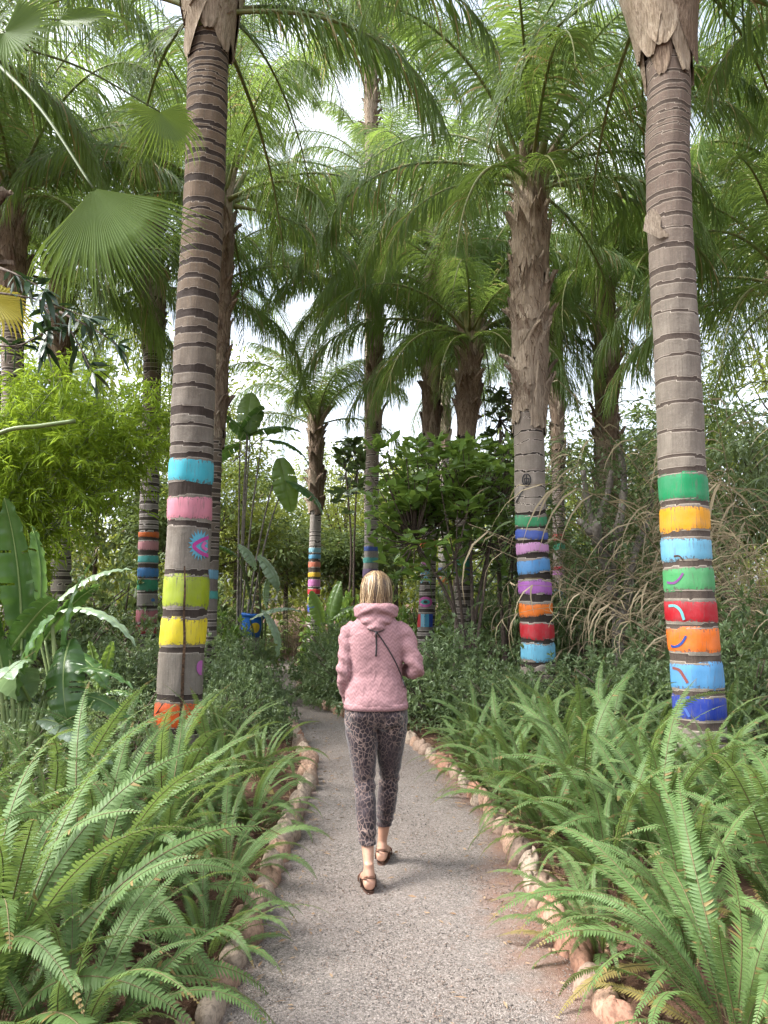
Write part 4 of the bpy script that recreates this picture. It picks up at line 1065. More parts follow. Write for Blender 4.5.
# sandals
lea = plain('sandal_leather', (.13, .06, .04), .6, (.09, .045, .03), 30); sol = plain('sandal_sole', (.10, .05, .035), .7, (.07, .035, .025), 30)
for T in (TL, TR):
    r_ = None; mb = MB(); V = []; n = 28
    for z in (-.112, -.097):
        for k in range(n):
            a = 2 * math.pi * k / n; y = .062 + .125 * math.sin(a); w = .037 + .007 * math.sin(a)
            V.append(T(w * math.copysign(abs(math.cos(a)) ** .6, math.cos(a)), y, z))
    mb.add(V, [tuple(range(n)), tuple(range(2*n-1, n-1, -1))] + [(k, (k+1) % n, n+(k+1) % n, n+k) for k in range(n)])
    sd_ = inst('sandal', mb.mesh('sandal', sol), person)
    for arc in ([(-.04, .02, -.1), (-.036, .0, -.06), (-.02, -.052, -.035), (0, -.062, -.03), (.02, -.052, -.035), (.036, .0, -.06), (.04, .02, -.1)],
                [(-.046, .1, -.1), (-.042, .1, -.065), (0, .1, -.046), (.042, .1, -.065), (.046, .1, -.1)]):
        mb = MB(); tube(mb, [T(*q) for q in catmull(arc, 5)], (.004), 8); inst('strap', mb.mesh('strap', lea), sd_)
# hair: many thin locks from the crown down to the hood
hair_m, t, p, out = newmat('blond_hair')
c = ramp(t, attr(t, 'tint'), [(0, srgb(52, 38, 28)), (.35, srgb(96, 74, 52)), (.7, srgb(150, 124, 90)), (1, srgb(200, 178, 142))])
t.links.new(c, p.inputs['Base Color']); p.inputs['Roughness'].default_value = .45; p.inputs['Specular IOR Level'].default_value = .45
mb = MB(); rng = random.Random(9)
hs_ = [(1.425, 0, -.012, .058, .055), (1.46, 0, -.006, .068, .07), (1.50, 0, .0, .079, .086), (1.55, 0, .0, .086, .1), (1.60, 0, .002, .083, .102), (1.64, 0, .004, .074, .092), (1.668, 0, .006, .052, .066), (1.684, 0, .006, .022, .03)]
def hr(z):
    for a, b in zip(hs_, hs_[1:]):
        if z <= b[0]: f = max(0, (z - a[0]) / (b[0] - a[0])); return [a[i] + (b[i]-a[i]) * f for i in range(5)]
    return hs_[-1]
V = []; n = 36; lv = [1.43, 1.46, 1.5, 1.54, 1.58, 1.61, 1.64, 1.66, 1.675, 1.684]
for z in lv:
    _, cx, cy_, rx, ry = hr(z)
    for k in range(n):
        a = 2 * math.pi * k / n; f_ = math.sin(a); g = -.006 if f_ < .35 or z > 1.625 else -.03
        V.append((cx + (rx + g) * math.cos(a), cy_ + (ry + g) * math.sin(a), z))
mb.add(V, [(i*n+k, i*n+(k+1) % n, (i+1)*n+(k+1) % n, (i+1)*n+k) for i in range(len(lv)-1) for k in range(n)] + [tuple(range((len(lv)-1)*n, len(lv)*n))], .25)
for i in range(1900):
    a = rng.uniform(math.pi * .86, math.pi * 2.14) if rng.random() < .82 else rng.uniform(0, 2 * math.pi)
    front = math.sin(a) > .35; z0 = 1.684 - abs(rng.gauss(0, .014)); z1 = rng.uniform(1.42, 1.49) + .02 * math.sin(a * 9) if not front else rng.uniform(1.62, 1.65)
    if i % 5 == 0 and not front: z0 = rng.uniform(1.52, 1.66)
    lay = rng.uniform(-.004, .006); tint = min(1, max(0, rng.gauss(.5, .2) + .22 * math.sin(a * 17 + 1) * math.sin(a * 7) + .12 * math.sin(a * 41) - (.3 if abs(math.cos(a)) < .22 and math.sin(a) < 0 and rng.random() < .6 else 0))); w0 = rng.uniform(-.08, .08); pts = []
    for k in range(10):
        u = k / 9; z = z0 + (z1 - z0) * u; _, cx, cy_, rx, ry = hr(z); aa = a + w0 * u + .09 * math.sin(u * 6 + i) ; g = lay + (.012 * rng.random() if k > 7 else 0) + (.008 if i % 17 == 0 else 0) * u
        pts.append((cx + (rx + g) * math.cos(aa), cy_ + (ry + g) * math.sin(aa), z))
    if i % 9 == 0 and not front: pts = [(q_[0] + math.cos(a) * .014 * (k_ / 9) ** 1.5, q_[1] + math.sin(a) * .012 * (k_ / 9) ** 1.5, q_[2]) for k_, q_ in enumerate(pts)]
    nrm = (math.cos(a), math.sin(a), .1); ribbon(mb, pts, [rng.uniform(.002, .0045)] * 9 + [.001], nrm, tint)
inst('hair', mb.mesh('hair', hair_m), person)
# ------------------------------------------------------------------ the painted palms
TQ, PK, LM, YL, OR = (66, 178, 196), (214, 134, 150), (160, 176, 22), (238, 214, 40), (222, 92, 22)
D1 = 7.0
t1, tr1 = palm('tall dark ringed palm left of the path with turquoise, pink, lime, yellow and orange bands', D1,
    [(178, 740), (180, 690), (186, 590), (191, 470), (197, 320), (204, 190), (208, 90), (210, 30)],
    [(740, 45), (690, 44), (590, 43.5), (470, 43), (320, 43), (190, 42), (90, 43), (20, 42)], 28,
    bands=[(457, 481, TQ, 'turquoise painted band'), (494, 520, PK, 'pink painted band'), (574, 609, LM, 'lime green painted band'), (616, 648, YL, 'yellow painted band'), (702, 730, OR, 'orange painted band')],
    pale=(.185, .16, .135), dark=(.022, .016, .013), brown=(.155, .11, .075), seed=3, vasepy=(62, -70), nf=22, spacing=(.19, .09), fscar=lambda f: .30 + .12 * f, tilt=.016, na=56, nboot=22,
    bootpale=.75, bootflare=.1, crownpy=15, brown01=(3.2, 4.6), lip=.007, lobe=.2, loc_group='palms beside the path with painted bands on the trunk')
B1 = pm((96, 178, 205)); MG = pm((196, 50, 150))
blob(tr1, D1, 200, 545, 12, 16, t1, B1, 'painted_burst', .35, .008, 40, label='ragged light blue painted burst')
stroke(tr1, D1, [(209, 537), (200, 541), (194, 546), (200, 552), (209, 556)], 3.6, t1, MG, off=.012, label='magenta painted lozenge outline')
stroke(tr1, D1, [(206, 542), (203, 546), (207, 550)], 3.2, t1, pm((226, 110, 180)), off=.0125)
blob(tr1, D1, 201, 668, 4.5, 7.5, t1, pm((190, 100, 176)), 'painted_dot', label='violet painted oval')
stroke(tr1, D1, [(184.5, 566), (185, 590), (184, 612), (184.5, 640), (183, 668), (182, 700), (180, 728)], (1.6, 3.6), t1, M['fibre'], 'split', off=.011, label='dark vertical split in the bark')

D2 = 6.3
NV = (28, 58, 158)
t2, tr2 = palm('thick palm right of the path with eight broad bands from green down to navy blue', D2,
    [(701, 790), (699, 710), (690, 600), (683, 480), (677, 370), (671, 250), (668, 150), (669, 80), (662, 20)],
    [(790, 50), (710, 48), (600, 47), (480, 46), (370, 45), (250, 45), (150, 45), (80, 44), (0, 50)], 60,
    bands=[(471, 500, (30, 150, 92), 'green painted band'), (504, 531, (246, 170, 26), 'amber painted band'), (536, 561, (120, 188, 218), 'light blue painted band'), (566, 592, (80, 168, 100), 'mid green painted band'),
           (599, 624, (186, 24, 38), 'crimson painted band'), (627, 655, (246, 122, 28), 'orange painted band'), (662, 692, (98, 162, 212), 'sky blue painted band'), (697, 722, NV, 'navy blue painted band')],
    pale=(.225, .192, .155), dark=(.04, .03, .024), brown=(.17, .125, .10), seed=8, vasepy=(84, -110), nf=22, spacing=(.20, .08), fscar=lambda f: .14 + .22 * f, tilt=.012, na=56, nboot=26,
    bootpale=.8, bootflare=.13, crownpy=-20, brown01=(3.9, 5.0), lobe=.22, loc_group='palms beside the path with painted bands on the trunk')
for pts, w, c_, lb in (([(669, 582), (674, 583), (679, 579), (683, 573)], 2.4, (132, 70, 140), 'purple painted arc'), ([(670, 606), (676, 606), (681, 611), (684, 620)], 2.6, (120, 196, 200), 'pale turquoise painted arc'),
                       ([(672, 645), (677, 647), (682, 643), (686, 636)], 2.4, (26, 70, 150), 'dark blue painted arc'), ([(674, 668), (680, 670), (684, 676), (688, 683)], 2.6, (140, 70, 60), 'brown painted arc'),
                       ([(676, 702), (681, 704), (686, 709), (690, 717)], 2.4, (70, 110, 190), 'blue painted arc')):
    stroke(tr2, D2, pts, w, t2, pm(c_), 'painted_arc', off=.009, label=lb)
stroke(tr2, D2, [(674, 556), (679, 556), (683, 560)], 1.6, t2, M['fibre'], 'scratch')
# torn husk flap hanging on the right palm
mb = MB(); q0 = on_trunk(tr2, 655, 232, D2, .02)
for w_, dx in ((.10, 0), (.07, .05)):
    ribbon(mb, [q0 + np.array((dx, 0, .22)), q0 + np.array((dx - .03, -.03, .12)), q0 + np.array((dx - .05, -.05, .02)), q0 + np.array((dx + .03, -.07, -.05)), q0 + np.array((dx + .12, -.05, -.03))], [.03, w_, w_ * 1.2, w_ * .6, .01], (0, 1, 0))
inst('torn_husk', mb.mesh('torn_husk', M['sheathpale']), t2)

D3 = 9.1
t3, tr3 = palm('pale grey palm right of centre with slanting fibre rings between its coloured bands', D3,
    [(540, 735), (538, 660), (535, 600), (531, 520), (529, 420), (530, 340), (530, 260), (530, 190)],
    [(735, 34), (660, 33), (520, 31), (420, 30), (340, 32), (260, 30), (190, 26)], 195,
    bands=[(514, 525, (54, 146, 96), 'green painted band'), (529, 538, (72, 96, 178), 'blue painted band'), (543, 553, (206, 148, 196), 'lilac painted band'), (558, 573, (84, 148, 206), 'sky blue painted band'),
           (580, 595, (176, 100, 186), 'violet painted band'), (602, 616, (238, 122, 30), 'orange painted band'), (623, 639, (196, 30, 44), 'red painted band'), (644, 661, (120, 192, 222), 'light blue painted band')],
    pale=(.25, .215, .18), dark=(.016, .012, .01), brown=(.16, .11, .08), seed=12, bootpy=(425, 190), nf=22, spacing=(.16, .12), fscar=lambda f: .10, tilt=.03, na=44, nboot=46,
    bootpale=.92, bootflare=.045, crownpy=185, skirt=6, lip=.012, mixf=(.25, .4, .25, .1), loc_group='palms beside the path with painted bands on the trunk', lobe=.12, fscale=.95)
ek = pm((30, 28, 30))
stroke(tr3, D3, [(530.7, 480.0), (530.1, 483.0), (528.6, 485.2), (526.5, 486.0), (524.4, 485.2), (522.9, 483.0), (522.3, 480.0), (522.9, 477.0), (524.4, 474.8), (526.5, 474.0), (528.6, 474.8), (530.1, 477.0), (530.7, 480.0)], 1.2, t3, ek, 'stamp_ring', off=.009, label='small black round emblem on the bark')
for pts in ([(526.5, 475), (526.5, 485)], [(524, 479), (526, 478), (529.5, 479)], [(524, 482), (529, 482)], [(524.5, 478), (524.5, 484)], [(528.8, 478), (528.8, 484)]): stroke(tr3, D3, pts, 1.0, t3, ek, 'stamp_line', n=2, off=.009)
stroke(tr3, D3, [(516, 503), (519, 497), (521, 493), (523, 490), (524, 488)], 1.2, t3, ek, 'scribble', off=.009)

D4 = 14.0
t4, tr4 = palm('slender palm behind the woman painted with a pink eye above upright colour blocks', D4,
    [(425, 650), (427, 600), (429, 520), (431, 440), (432, 350), (434, 250)], [(650, 18), (600, 16.5), (520, 15), (440, 14), (350, 13), (250, 12)], 255,
    bands=[(538, 548, (226, 104, 40), 'orange painted band')], pale=(.24, .21, .19), seed=17, bootpy=(440, 250), nf=22, spacing=(.14, .1), na=28, nboot=34, bootpale=.35, bootflare=.05, crownpy=248, skirt=14, bandscar=False, loc_group='slender palms farther along the path')
blob(tr4, D4, 426.5, 560, 5.4, 5, t4, pm((206, 130, 176)), 'painted_dot', label='lilac painted dot')
for pts in ([(421, 568), (424, 573), (430, 583)], [(431, 568), (427, 574), (421, 583)], [(421, 574), (426, 571), (431, 575)]): stroke(tr4, D4, pts, 1.1, t4, pm((130, 186, 206)), off=.009)
blob(tr4, D4, 425.5, 602, 7, 5.2, t4, pm((214, 96, 170)), 'painted_eye', label='pink painted eye'); blob(tr4, D4, 425.5, 602, 4.6, 2.6, t4, pm((80, 176, 180)), 'painted_eye', off=.011); blob(tr4, D4, 425.5, 602, 2, 1.6, t4, ek, 'painted_pupil', off=.014)
for x0, c_ in ((418.6, (196, 34, 46)), (422.6, (130, 190, 214)), (427, (70, 160, 196)), (431, (40, 78, 176))): stroke(tr4, D4, [(x0, 614), (x0, 627)], 4, t4, pm(c_), 'painted_block', n=3, off=.009)

D5 = 16.0
t5, tr5 = palm('slender palm just left of the woman\'s head with thin blue and teal bands', D5,
    [(370, 640), (370, 580), (372, 500), (374, 400), (375, 310)], [(640, 15.5), (580, 14.5), (500, 13.5), (400, 13), (310, 12)], 305,
    bands=[(546, 551, (66, 96, 170), 'blue painted band'), (557, 563, (84, 170, 160), 'teal painted band'), (568, 578, (120, 96, 130), 'dull purple painted band')],
    pale=(.27, .24, .21), seed=21, bootpy=(425, 300), nf=22, spacing=(.16, .12), fscar=lambda f: .2, na=28, nboot=26, bootpale=.6, bootflare=.05, crownpy=298, skirt=14, bandscar=False, loc_group='slender palms farther along the path')
D6 = 18.0
t6, tr6 = palm('small palm left of the woman with open feathery crown and seven bands to blue', D6,
    [(313, 650), (314, 600), (315, 540), (316, 470), (316, 425)], [(650, 13), (600, 12), (540, 11.5), (500, 11), (425, 11)], 428,
    bands=[(547, 552.5, (140, 190, 206), 'light blue painted band'), (554, 559, (96, 160, 196), 'blue painted band'), (561.5, 567.5, (208, 118, 90), 'coral painted band'), (572, 577, (236, 190, 50), 'yellow painted band'), (579, 587, (206, 120, 180), 'lilac painted band'),
           (588.5, 594.5, (206, 36, 50), 'red painted band'), (596.5, 603.5, (190, 196, 40), 'lime painted band'), (604.5, 612.5, (50, 86, 186), 'blue painted band')],
    pale=(.3, .27, .24), seed=26, bootpy=(510, 425), nf=18, fscale=.82, spacing=(.12, .1), fscar=lambda f: .2, na=28, nboot=24, bootpale=.4, bootflare=.07, crownpy=425, mixf=(.3, .5, .2, 0), tilt=.008, lobe=.15, loc_group='slender palms farther along the path')
D7 = 14.0
t7, tr7 = palm('palm at the left under the bamboo with an orange sheath in its crown', D7,
    [(145, 660), (147, 600), (149, 530), (151, 440), (153, 340), (152, 220)], [(660, 21), (600, 20), (530, 19), (440, 18), (340, 18), (220, 16)], 225,
    bands=[(531, 537, (226, 110, 36), 'orange painted band'), (540, 550, (214, 150, 156), 'pink painted band'), (555, 563, (96, 190, 186), 'turquoise painted band'), (567.5, 577, (70, 140, 206), 'blue painted band'), (578.5, 591, (56, 150, 110), 'green painted band'),
           (609, 623, (206, 126, 136), 'dusty pink painted band'), (625, 635, (176, 46, 60), 'dark red painted band')],
    pale=(.27, .24, .22), seed=29, bootpy=(352, 240), nf=22, spacing=(.13, .09), na=28, nboot=30, bootpale=.5, bootflare=.09, crownpy=215, orange=True, loc_group='slender palms farther along the path')
for (x_, y_, c_) in ((141, 628, (230, 190, 190)), (147, 631, (230, 190, 190)), (153, 628, (230, 190, 190)), (153, 600, (80, 130, 190))): blob(tr7, D7, x_, y_, 1.8, 1.8, t7, pm(c_), 'painted_dot', n=10)
D8 = 20.0
t8, tr8 = palm('thin palm peeping out right of the grey palm with red over teal bands', D8,
    [(559, 640), (559, 560), (558, 480), (557, 400), (556, 330)], [(640, 12.5), (480, 12), (330, 11)], 335,
    bands=[(533.5, 541, (206, 34, 50), 'red painted band'), (542, 552, (60, 168, 136), 'teal painted band'), (566, 570, (176, 50, 70), 'dark red painted band'), (570, 575.5, (196, 130, 190), 'lilac painted band'), (588, 600, (120, 186, 216), 'light blue painted band')],
    pale=(.26, .22, .2), seed=33, bootpy=(470, 330), nf=20, na=24, nboot=26, bootpale=.5, crownpy=328, bandscar=False, tilt=.008, loc_group='slender palms farther along the path')
D9 = 24.0
t9, tr9 = palm('farthest thin palm behind the eye-painted one with orange and blue bands', D9,
    [(443, 630), (443, 560), (444, 480), (446, 380)], [(630, 9.5), (380, 9)], 385,
    bands=[(567, 573.5, (90, 116, 190), 'blue painted band'), (576, 585, (226, 130, 60), 'orange painted band'), (590, 596, (96, 130, 196), 'blue painted band')],
    pale=(.34, .31, .29), seed=36, bootpy=(450, 380), nf=16, na=20, nboot=16, crownpy=380, bandscar=False, tilt=.006, loc_group='slender palms farther along the path')
D10 = 11.0
t10, tr10 = palm('palm half hidden behind the tall dark ringed one, brown husks down its trunk', D10,
    [(207, 680), (208, 590), (212, 480), (217, 390), (221, 300), (224, 200)], [(680, 19), (480, 18), (300, 17), (200, 16)], 210,
    bands=[(569, 580, (120, 170, 196), 'pale blue painted band'), (590, 600, (84, 170, 160), 'teal painted band')],
    pale=(.2, .17, .15), seed=40, bootpy=(440, 220), nf=22, na=28, nboot=34, bootpale=.1, bootflare=.03, crownpy=205, bandscar=False, brown01=(1.5, 3), loc_group='slender palms farther along the path')
D11 = 13.0
t11, tr11 = palm('palm with shaggy brown crown husks behind the big leafy shrub', D11,
    [(462, 650), (463, 560), (465, 480), (468, 410), (470, 340)], [(650, 17), (480, 15), (340, 14)], 345,
    bands=[(556, 568, (80, 160, 140), 'teal painted band'), (569, 575, (60, 100, 176), 'blue painted band')],
    pale=(.2, .17, .15), seed=44, bootpy=(432, 345), nf=22, na=28, nboot=34, bootpale=.12, bootflare=.08, crownpy=338, skirt=12, bandscar=False, loc_group='slender palms farther along the path')
D12 = 14.0
t12, tr12 = palm('unpainted palm right of centre with dark shaggy husks above the reeds', D12,
    [(612, 660), (610, 560), (608, 470), (606, 380), (604, 290)], [(660, 22), (480, 20), (290, 17)], 290,
    pale=(.2, .17, .15), seed=48, bootpy=(520, 290), nf=24, na=28, nboot=50, bootpale=.25, bootflare=.08, crownpy=278, skirt=14, brown01=(1, 2), loc_group='unpainted palms filling the canopy')
# palms farther back and at the sides whose crowns fill the upper half
for i, (px, D, cpy, lab, sc) in enumerate((
        (205, 22, 110, 'far palm lined up behind the tall dark ringed palm with pale high crown', 1.15),
        (529, 20, 90, 'far palm lined up behind the pale grey palm with its crown in the upper middle', 1.1),
        (840, 11.5, 150, 'palm outside the right edge whose drooping crown hangs behind the reeds', 1.1),
        (-50, 12.5, 110, 'palm outside the left edge whose crown spreads over the bamboo', 1.15),
        (373, 27, 180, 'most distant palm lined up behind the slender palm left of the woman', 1.2),
        (860, 7.6, 20, 'nearest palm outside the right edge whose fronds hang into the upper right corner', 1.0),
        (62, 12.5, 290, 'palm rising just behind the lime bamboo with a low hanging crown', .95),
        (10, 10.5, 210, 'palm behind the fan palm at the left edge with hanging fronds', 1.0),
        (205, 15, 300, 'low palm lined up behind the tall dark ringed palm, crown hanging to both sides', 1.0),
        (800, 12.5, 200, 'palm just outside the right edge above the dry reeds with long hanging fronds', 1.15),
        (674, 14, 270, 'palm lined up behind the thick banded palm with a low hanging crown', 1.0),
        (790, 10, 300, 'palm outside the right edge with fronds hanging low over the reeds', .95),
        (373, 19, 50, 'palm hidden behind the slender palm left of the woman, crown high in the middle', 1.15),
        (-110, 8.2, 30, 'near palm outside the left edge whose fronds hang into the upper left corner', 1.0))):
    palm(lab, D, [(px, 640), (px + (2 if i % 2 else -3), 480), (px + (3 if i % 2 else -2), cpy)], [(640, .33 / D * F), (cpy, .27 / D * F)], cpy + 5, pale=(.24, .21, .18), seed=60 + i, bootpy=(cpy + 90, cpy),
         nf=22, fscale=sc, na=20, nboot=22, bootpale=.3, crownpy=cpy - 5, mixf=(.1, .32, .33, .25), loc_group='unpainted palms filling the canopy')

# ------------------------------------------------------------------ fan palms at the left edge
ft = empty('fan_palm', (-3.05, 5.2, 0), 'fan palm at the left edge with big pleated fan leaves', 'fan palm', 'fan palms at the left')
mb = MB(); tube(mb, [(0.0, 0, -.1), (.0, 0, 1.5), (.03, 0, 3), (.05, 0, 4.6)], [.14, .12, .12, .11], 20); inst('trunk', mb.mesh('trunk', bark_mat('fan_palm_bark', (.08, .06, .045), (.02, .015, .01), (.09, .06, .04))), ft)
trf = Trunk([(0, 0, 0), (.05, 0, 4.6)], [(0, .12), (4.6, .11)]); trf.base = Vector((-3.05, 5.2, 0)); trf.seed = 5; boots(trf, 2.2, 4.6, ft, 5, 44, .1, .07, .4)
c5 = P(-10, 60, 5.2)
BIGFAN = fan_mesh(5, .62, 50, spread=112, droop=.35); 
fan_leaf(ft, P(93, 188, 4.8), P(-6, 60, 5.2), (.30, -.1, -.95), 1.4, 80, mesh=BIGFAN)
fan_leaf(ft, P(4, 32, 4.6), P(-20, 40, 5.2), (.7, -.3, -.5), .8, 70, 0)
fan_leaf(ft, P(160, 112, 5.6), P(-6, 40, 5.2), (.4, .1, -.8), .75, 60, 1)
fan_leaf(ft, P(60, 20, 5.4), P(-6, 40, 5.2), (.9, .1, .1), 1.0, 50, 1)
fan_leaf(ft, P(-5, 300, 4.9), P(-12, 240, 5.2), (.45, -.1, -.9), 0.5, 30, mesh=fan_mesh(7, .6, 36, 'fany', droop=.6))

# ------------------------------------------------------------------ laurel-leaved sapling reaching in from the left (dark leaves)
lt = empty('sapling', (-2.75, 4.0, 0), 'dark-leaved sapling whose leafy twigs reach in from the left edge', 'sapling')
mb = MB(); tube(mb, catmull([(0, 0, -.05), (.05, 0, 1.4), (.15, 0, 2.7)], 6), [.03 - .001 * i for i in range(13)], 8)
twigs = []
for (a, b, c_) in (((-20, 290), (40, 300), (88, 318)), ((40, 300), (70, 330), (92, 372)), ((60, 312), (95, 330), (118, 345)), ((-10, 345), (20, 345), (48, 330)), ((0, 268), (20, 276), (45, 290)), ((40, 300), (50, 320), (45, 345))):
    q = [P(a[0], a[1], 4.0), P(b[0], b[1], 3.9), P(c_[0], c_[1], 3.8)]; q = [tuple(v - lt.location) for v in q]; tube(mb, catmull(q, 6), [.008 - .0005 * i for i in range(13)], 5); twigs.append(catmull(q, 6))
inst('trunk', mb.mesh('trunk', M['wood']), lt); mb = MB(); rng = np.random.default_rng(4); C = []; Dd = []
for q in twigs:
    for i in range(3, 13):
        for _ in range(2 if i < 12 else 7):
            t_ = unit(q[min(i+1, 12)] - q[i-1]); C.append(q[i]); Dd.append(t_ * .8 + rng.normal(0, .7, 3) + np.array((0, 0, -.15)))
leaves(mb, C, Dd, rng.uniform(.09, .15, len(C)), rng.uniform(.022, .034, len(C)), rng, .25, True); inst('foliage', mb.mesh('foliage', M['darkleaf']), lt)

# ------------------------------------------------------------------ bamboo
def bamboo(base, tips, seed, label, dens=1.0, mat='bamboo', leafl=.15, group='bamboo clumps'):
    root = empty('bamboo', base, label, 'bamboo', group); b0 = Vector(base); rng = np.random.default_rng(seed); C = []; Dd = []; mbt = MB()
    for (t_, hump) in tips:
        t_ = np.array(tuple(Vector(t_) - b0)); md = t_ * .5 + np.array((0, 0, hump)); q = catmull([(rng.normal() * .1, rng.normal() * .1, -.05), md, t_], 12); n = len(q)
        mb = MB(); tube(mb, q, [.016 * (1 - .75 * i / n) for i in range(n)], 7); inst('culm', mb.mesh('culm', M['greencane']), root)
        for i in range(int(n * .35), n):
            for _ in range(int(3.6 * dens)):
                d = rng.normal(size=3); d[2] = d[2] * .5 + .1; d /= np.linalg.norm(d); l = rng.uniform(.25, .75) * (.6 + .4 * math.sin(math.pi * i / n)); e = q[i] + d * l + np.array((0, 0, -.12 * l))
                tube(mbt, [q[i], (q[i] + e) / 2 + np.array((0, 0, .03)), e], [.004, .003, .0015], 4, cap=False)
                for s_ in np.linspace(.3, 1, 6):
                    for _ in range(4):
                        C.append(q[i] + (e - q[i]) * s_ + rng.normal(0, .015, 3)); Dd.append(d * .6 + rng.normal(0, .75, 3) + np.array((0, 0, -.1)))
    inst('twig', mbt.mesh('twig', M['greencane']), root)
    mb = MB(); leaves(mb, C, Dd, leafl * rng.uniform(.6, 1.15, len(C)), .13 * leafl * rng.uniform(.8, 1.3, len(C)), rng, .35); inst('foliage', mb.mesh('foliage', M[mat]), root)
bamboo((-5.2, 8.6, 0), [(P(120, 395, 8.6), .9), (P(60, 380, 8.2), .8), (P(150, 420, 9.0), .7), (P(95, 430, 8.4), .5), (P(20, 390, 8.0), .6), (P(165, 385, 9.2), .9), (P(40, 440, 8.2), .3), (P(110, 365, 9.3), .9), (P(70, 400, 9.2), .7), (P(130, 445, 8.8), .3), (P(165, 440, 9.0), .5), (P(50, 360, 8.7), .9), (P(172, 410, 9.4), .8), (P(5, 430, 8.3), .4)], 5,
       'bright lime bamboo arching in from the left across the palm with the orange sheath')
bamboo((-6.8, 11, 0), [(P(70, 420, 11), .6), (P(120, 440, 11.5), .5), (P(20, 440, 10.5), .4), (P(100, 400, 11), .7), (P(180, 430, 12), .6)], 6, 'paler bamboo standing farther back behind the lime bamboo', .9)
mb = MB()   # bare horizontal culm
cu = empty('bamboo', (-4.6, 7.2, 0), 'bare green bamboo culm leaning across the left edge below the lime leaves', 'bamboo', 'bamboo clumps')
q = [P(-60, 470, 7.2), P(0, 433, 7.2), P(40, 426, 7.2), P(75, 421, 7.2)]; q = [tuple(v - cu.location) for v in q]; tube(mb, catmull([(0, 0, -.05), (.05, 0, 1.2)] + q, 6), .022, 8); inst('culm', mb.mesh('culm', M['greencane']), cu)

# ------------------------------------------------------------------ banana and strelitzia leaves, placed one by one
def BL(items, D):
    return [(P(a[0], a[1], a[2] if len(a) > 2 else D), P(b[0], b[1], b[2] if len(b) > 2 else D), w, roll, mat, bend, sp) for a, b, w, roll, mat, bend, sp in items]
broad_plant('large banana plant at the left edge with one tall upright leaf', (GX(15, 5.4), 5.4, 0), BL([
    ((22, 650), (14, 498), .30, 80, 'banana', .3, 2), ((6, 700), (-12, 590), .3, 70, 'banana', .4, 3), ((70, 640), (58, 725, 5.0), .30, 20, 'banana', .9, 5), ((62, 690), (70, 560), .24, -70, 'banana', .5, 4),
    ((45, 690), (128, 652, 5.0), .10, 10, 'banana', .9, 1), ((30, 700), (-5, 640, 4.6), .3, 30, 'bananap', .9, 4), ((10, 650), (60, 585, 5.2), .22, -40, 'banana', .7, 3), ((40, 720), (105, 742, 4.9), .18, 30, 'bananap', .8, 3), ((30, 660), (48, 520, 5.8), .26, 60, 'banana', .4, 4), ((-10, 640), (-2, 520, 5.0), .26, -60, 'banana', .3, 3), ((20, 700), (30, 610, 4.8), .26, 75, 'banana', .5, 5), ((60, 700), (130, 700, 5.2), .2, 20, 'banana', 1.0, 4)], 5.4), 300, 'broad-leaved plants beside the left bed')
broad_plant('strelitzia behind the banana plant with pale leaves pointing right', (GX(60, 6.6), 6.6, 0), BL([
    ((50, 610), (122, 553), .17, 20, 'bananap', .7, 1), ((52, 615), (138, 612, 6.2), .12, 15, 'bananap', 1.0, 1), ((45, 640), (95, 575), .2, -30, 'banana', .6, 2), ((40, 640), (22, 570), .2, 40, 'banana', .5, 2), ((60, 650), (110, 672, 6.2), .2, 20, 'banana', .9, 3)], 6.6), 320, 'broad-leaved plants beside the left bed')
broad_plant('tall tree strelitzia with upright and drooping leaves behind the dark ringed palm', (GX(236, 13), 13, 0), BL([
    ((247, 434), (250, 392), .55, 80, 'glossy', .2, 2), ((248, 436), (300, 421), .42, 0, 'banana', .7, 3), ((250, 440), (222, 410), .4, 20, 'banana', .6, 3), ((280, 458), (292, 512), .5, 75, 'glossy', .3, 1), ((262, 440), (316, 452), .36, 10, 'banana', .9, 4),
    ((240, 445), (205, 462), .4, 20, 'banana', .9, 4), ((285, 480), (330, 505), .35, 20, 'banana', .8, 3), ((240, 440), (262, 405), .35, -50, 'banana', .4, 3)], 13), 340, 'strelitzias behind the pot', stemmat='woodgrey')
broad_plant('strelitzia with two pale drooping leaves above the blue pot', (GX(262, 14.2), 14.2, 0), BL([
    ((238, 545), (262, 566), .34, 20, 'bananap', 1.0, 2), ((258, 556), (286, 588), .34, 30, 'bananap', .9, 2), ((270, 575), (260, 608), .3, 10, 'bananap', .8, 3), ((262, 610), (288, 650, 11.8), .3, -20, 'bananap', .8, 2), ((240, 560), (215, 540), .3, 10, 'banana', .8, 3), ((250, 620), (300, 600), .16, 20, 'bananap', .8, 1)], 12.2), 360, 'strelitzias behind the pot')
broad_plant('young banana with bright upright leaves beside the seven-banded small palm', (GX(340, 16), 16, 0), BL([
    ((328, 625), (338, 580), .42, 60, 'glossy', .3, 1), ((322, 625), (312, 590), .36, -60, 'glossy', .3, 1), ((330, 620), (362, 600), .3, 20, 'glossy', .8, 2), ((335, 625), (372, 620), .28, 10, 'glossy', .9, 2), ((205, 500), (226, 470), .4, 60, 'glossy', .3, 1)][:4], 16), 380, 'strelitzias behind the pot')
broad_plant('low banana shoot among dark shrubs at the foot of the banded palm under the bamboo', (GX(98, 7.2), 7.2, 0), BL([
    ((98, 690), (92, 640), .16, 70, 'glossy', .3, 1), ((100, 690), (112, 640), .14, -60, 'glossy', .3, 1), ((95, 695), (70, 670), .14, 30, 'glossy', .7, 1), ((104, 695), (140, 690, 6.9), .1, 20, 'banana', .9, 1)], 7.2), 400, 'broad-leaved plants beside the left bed')

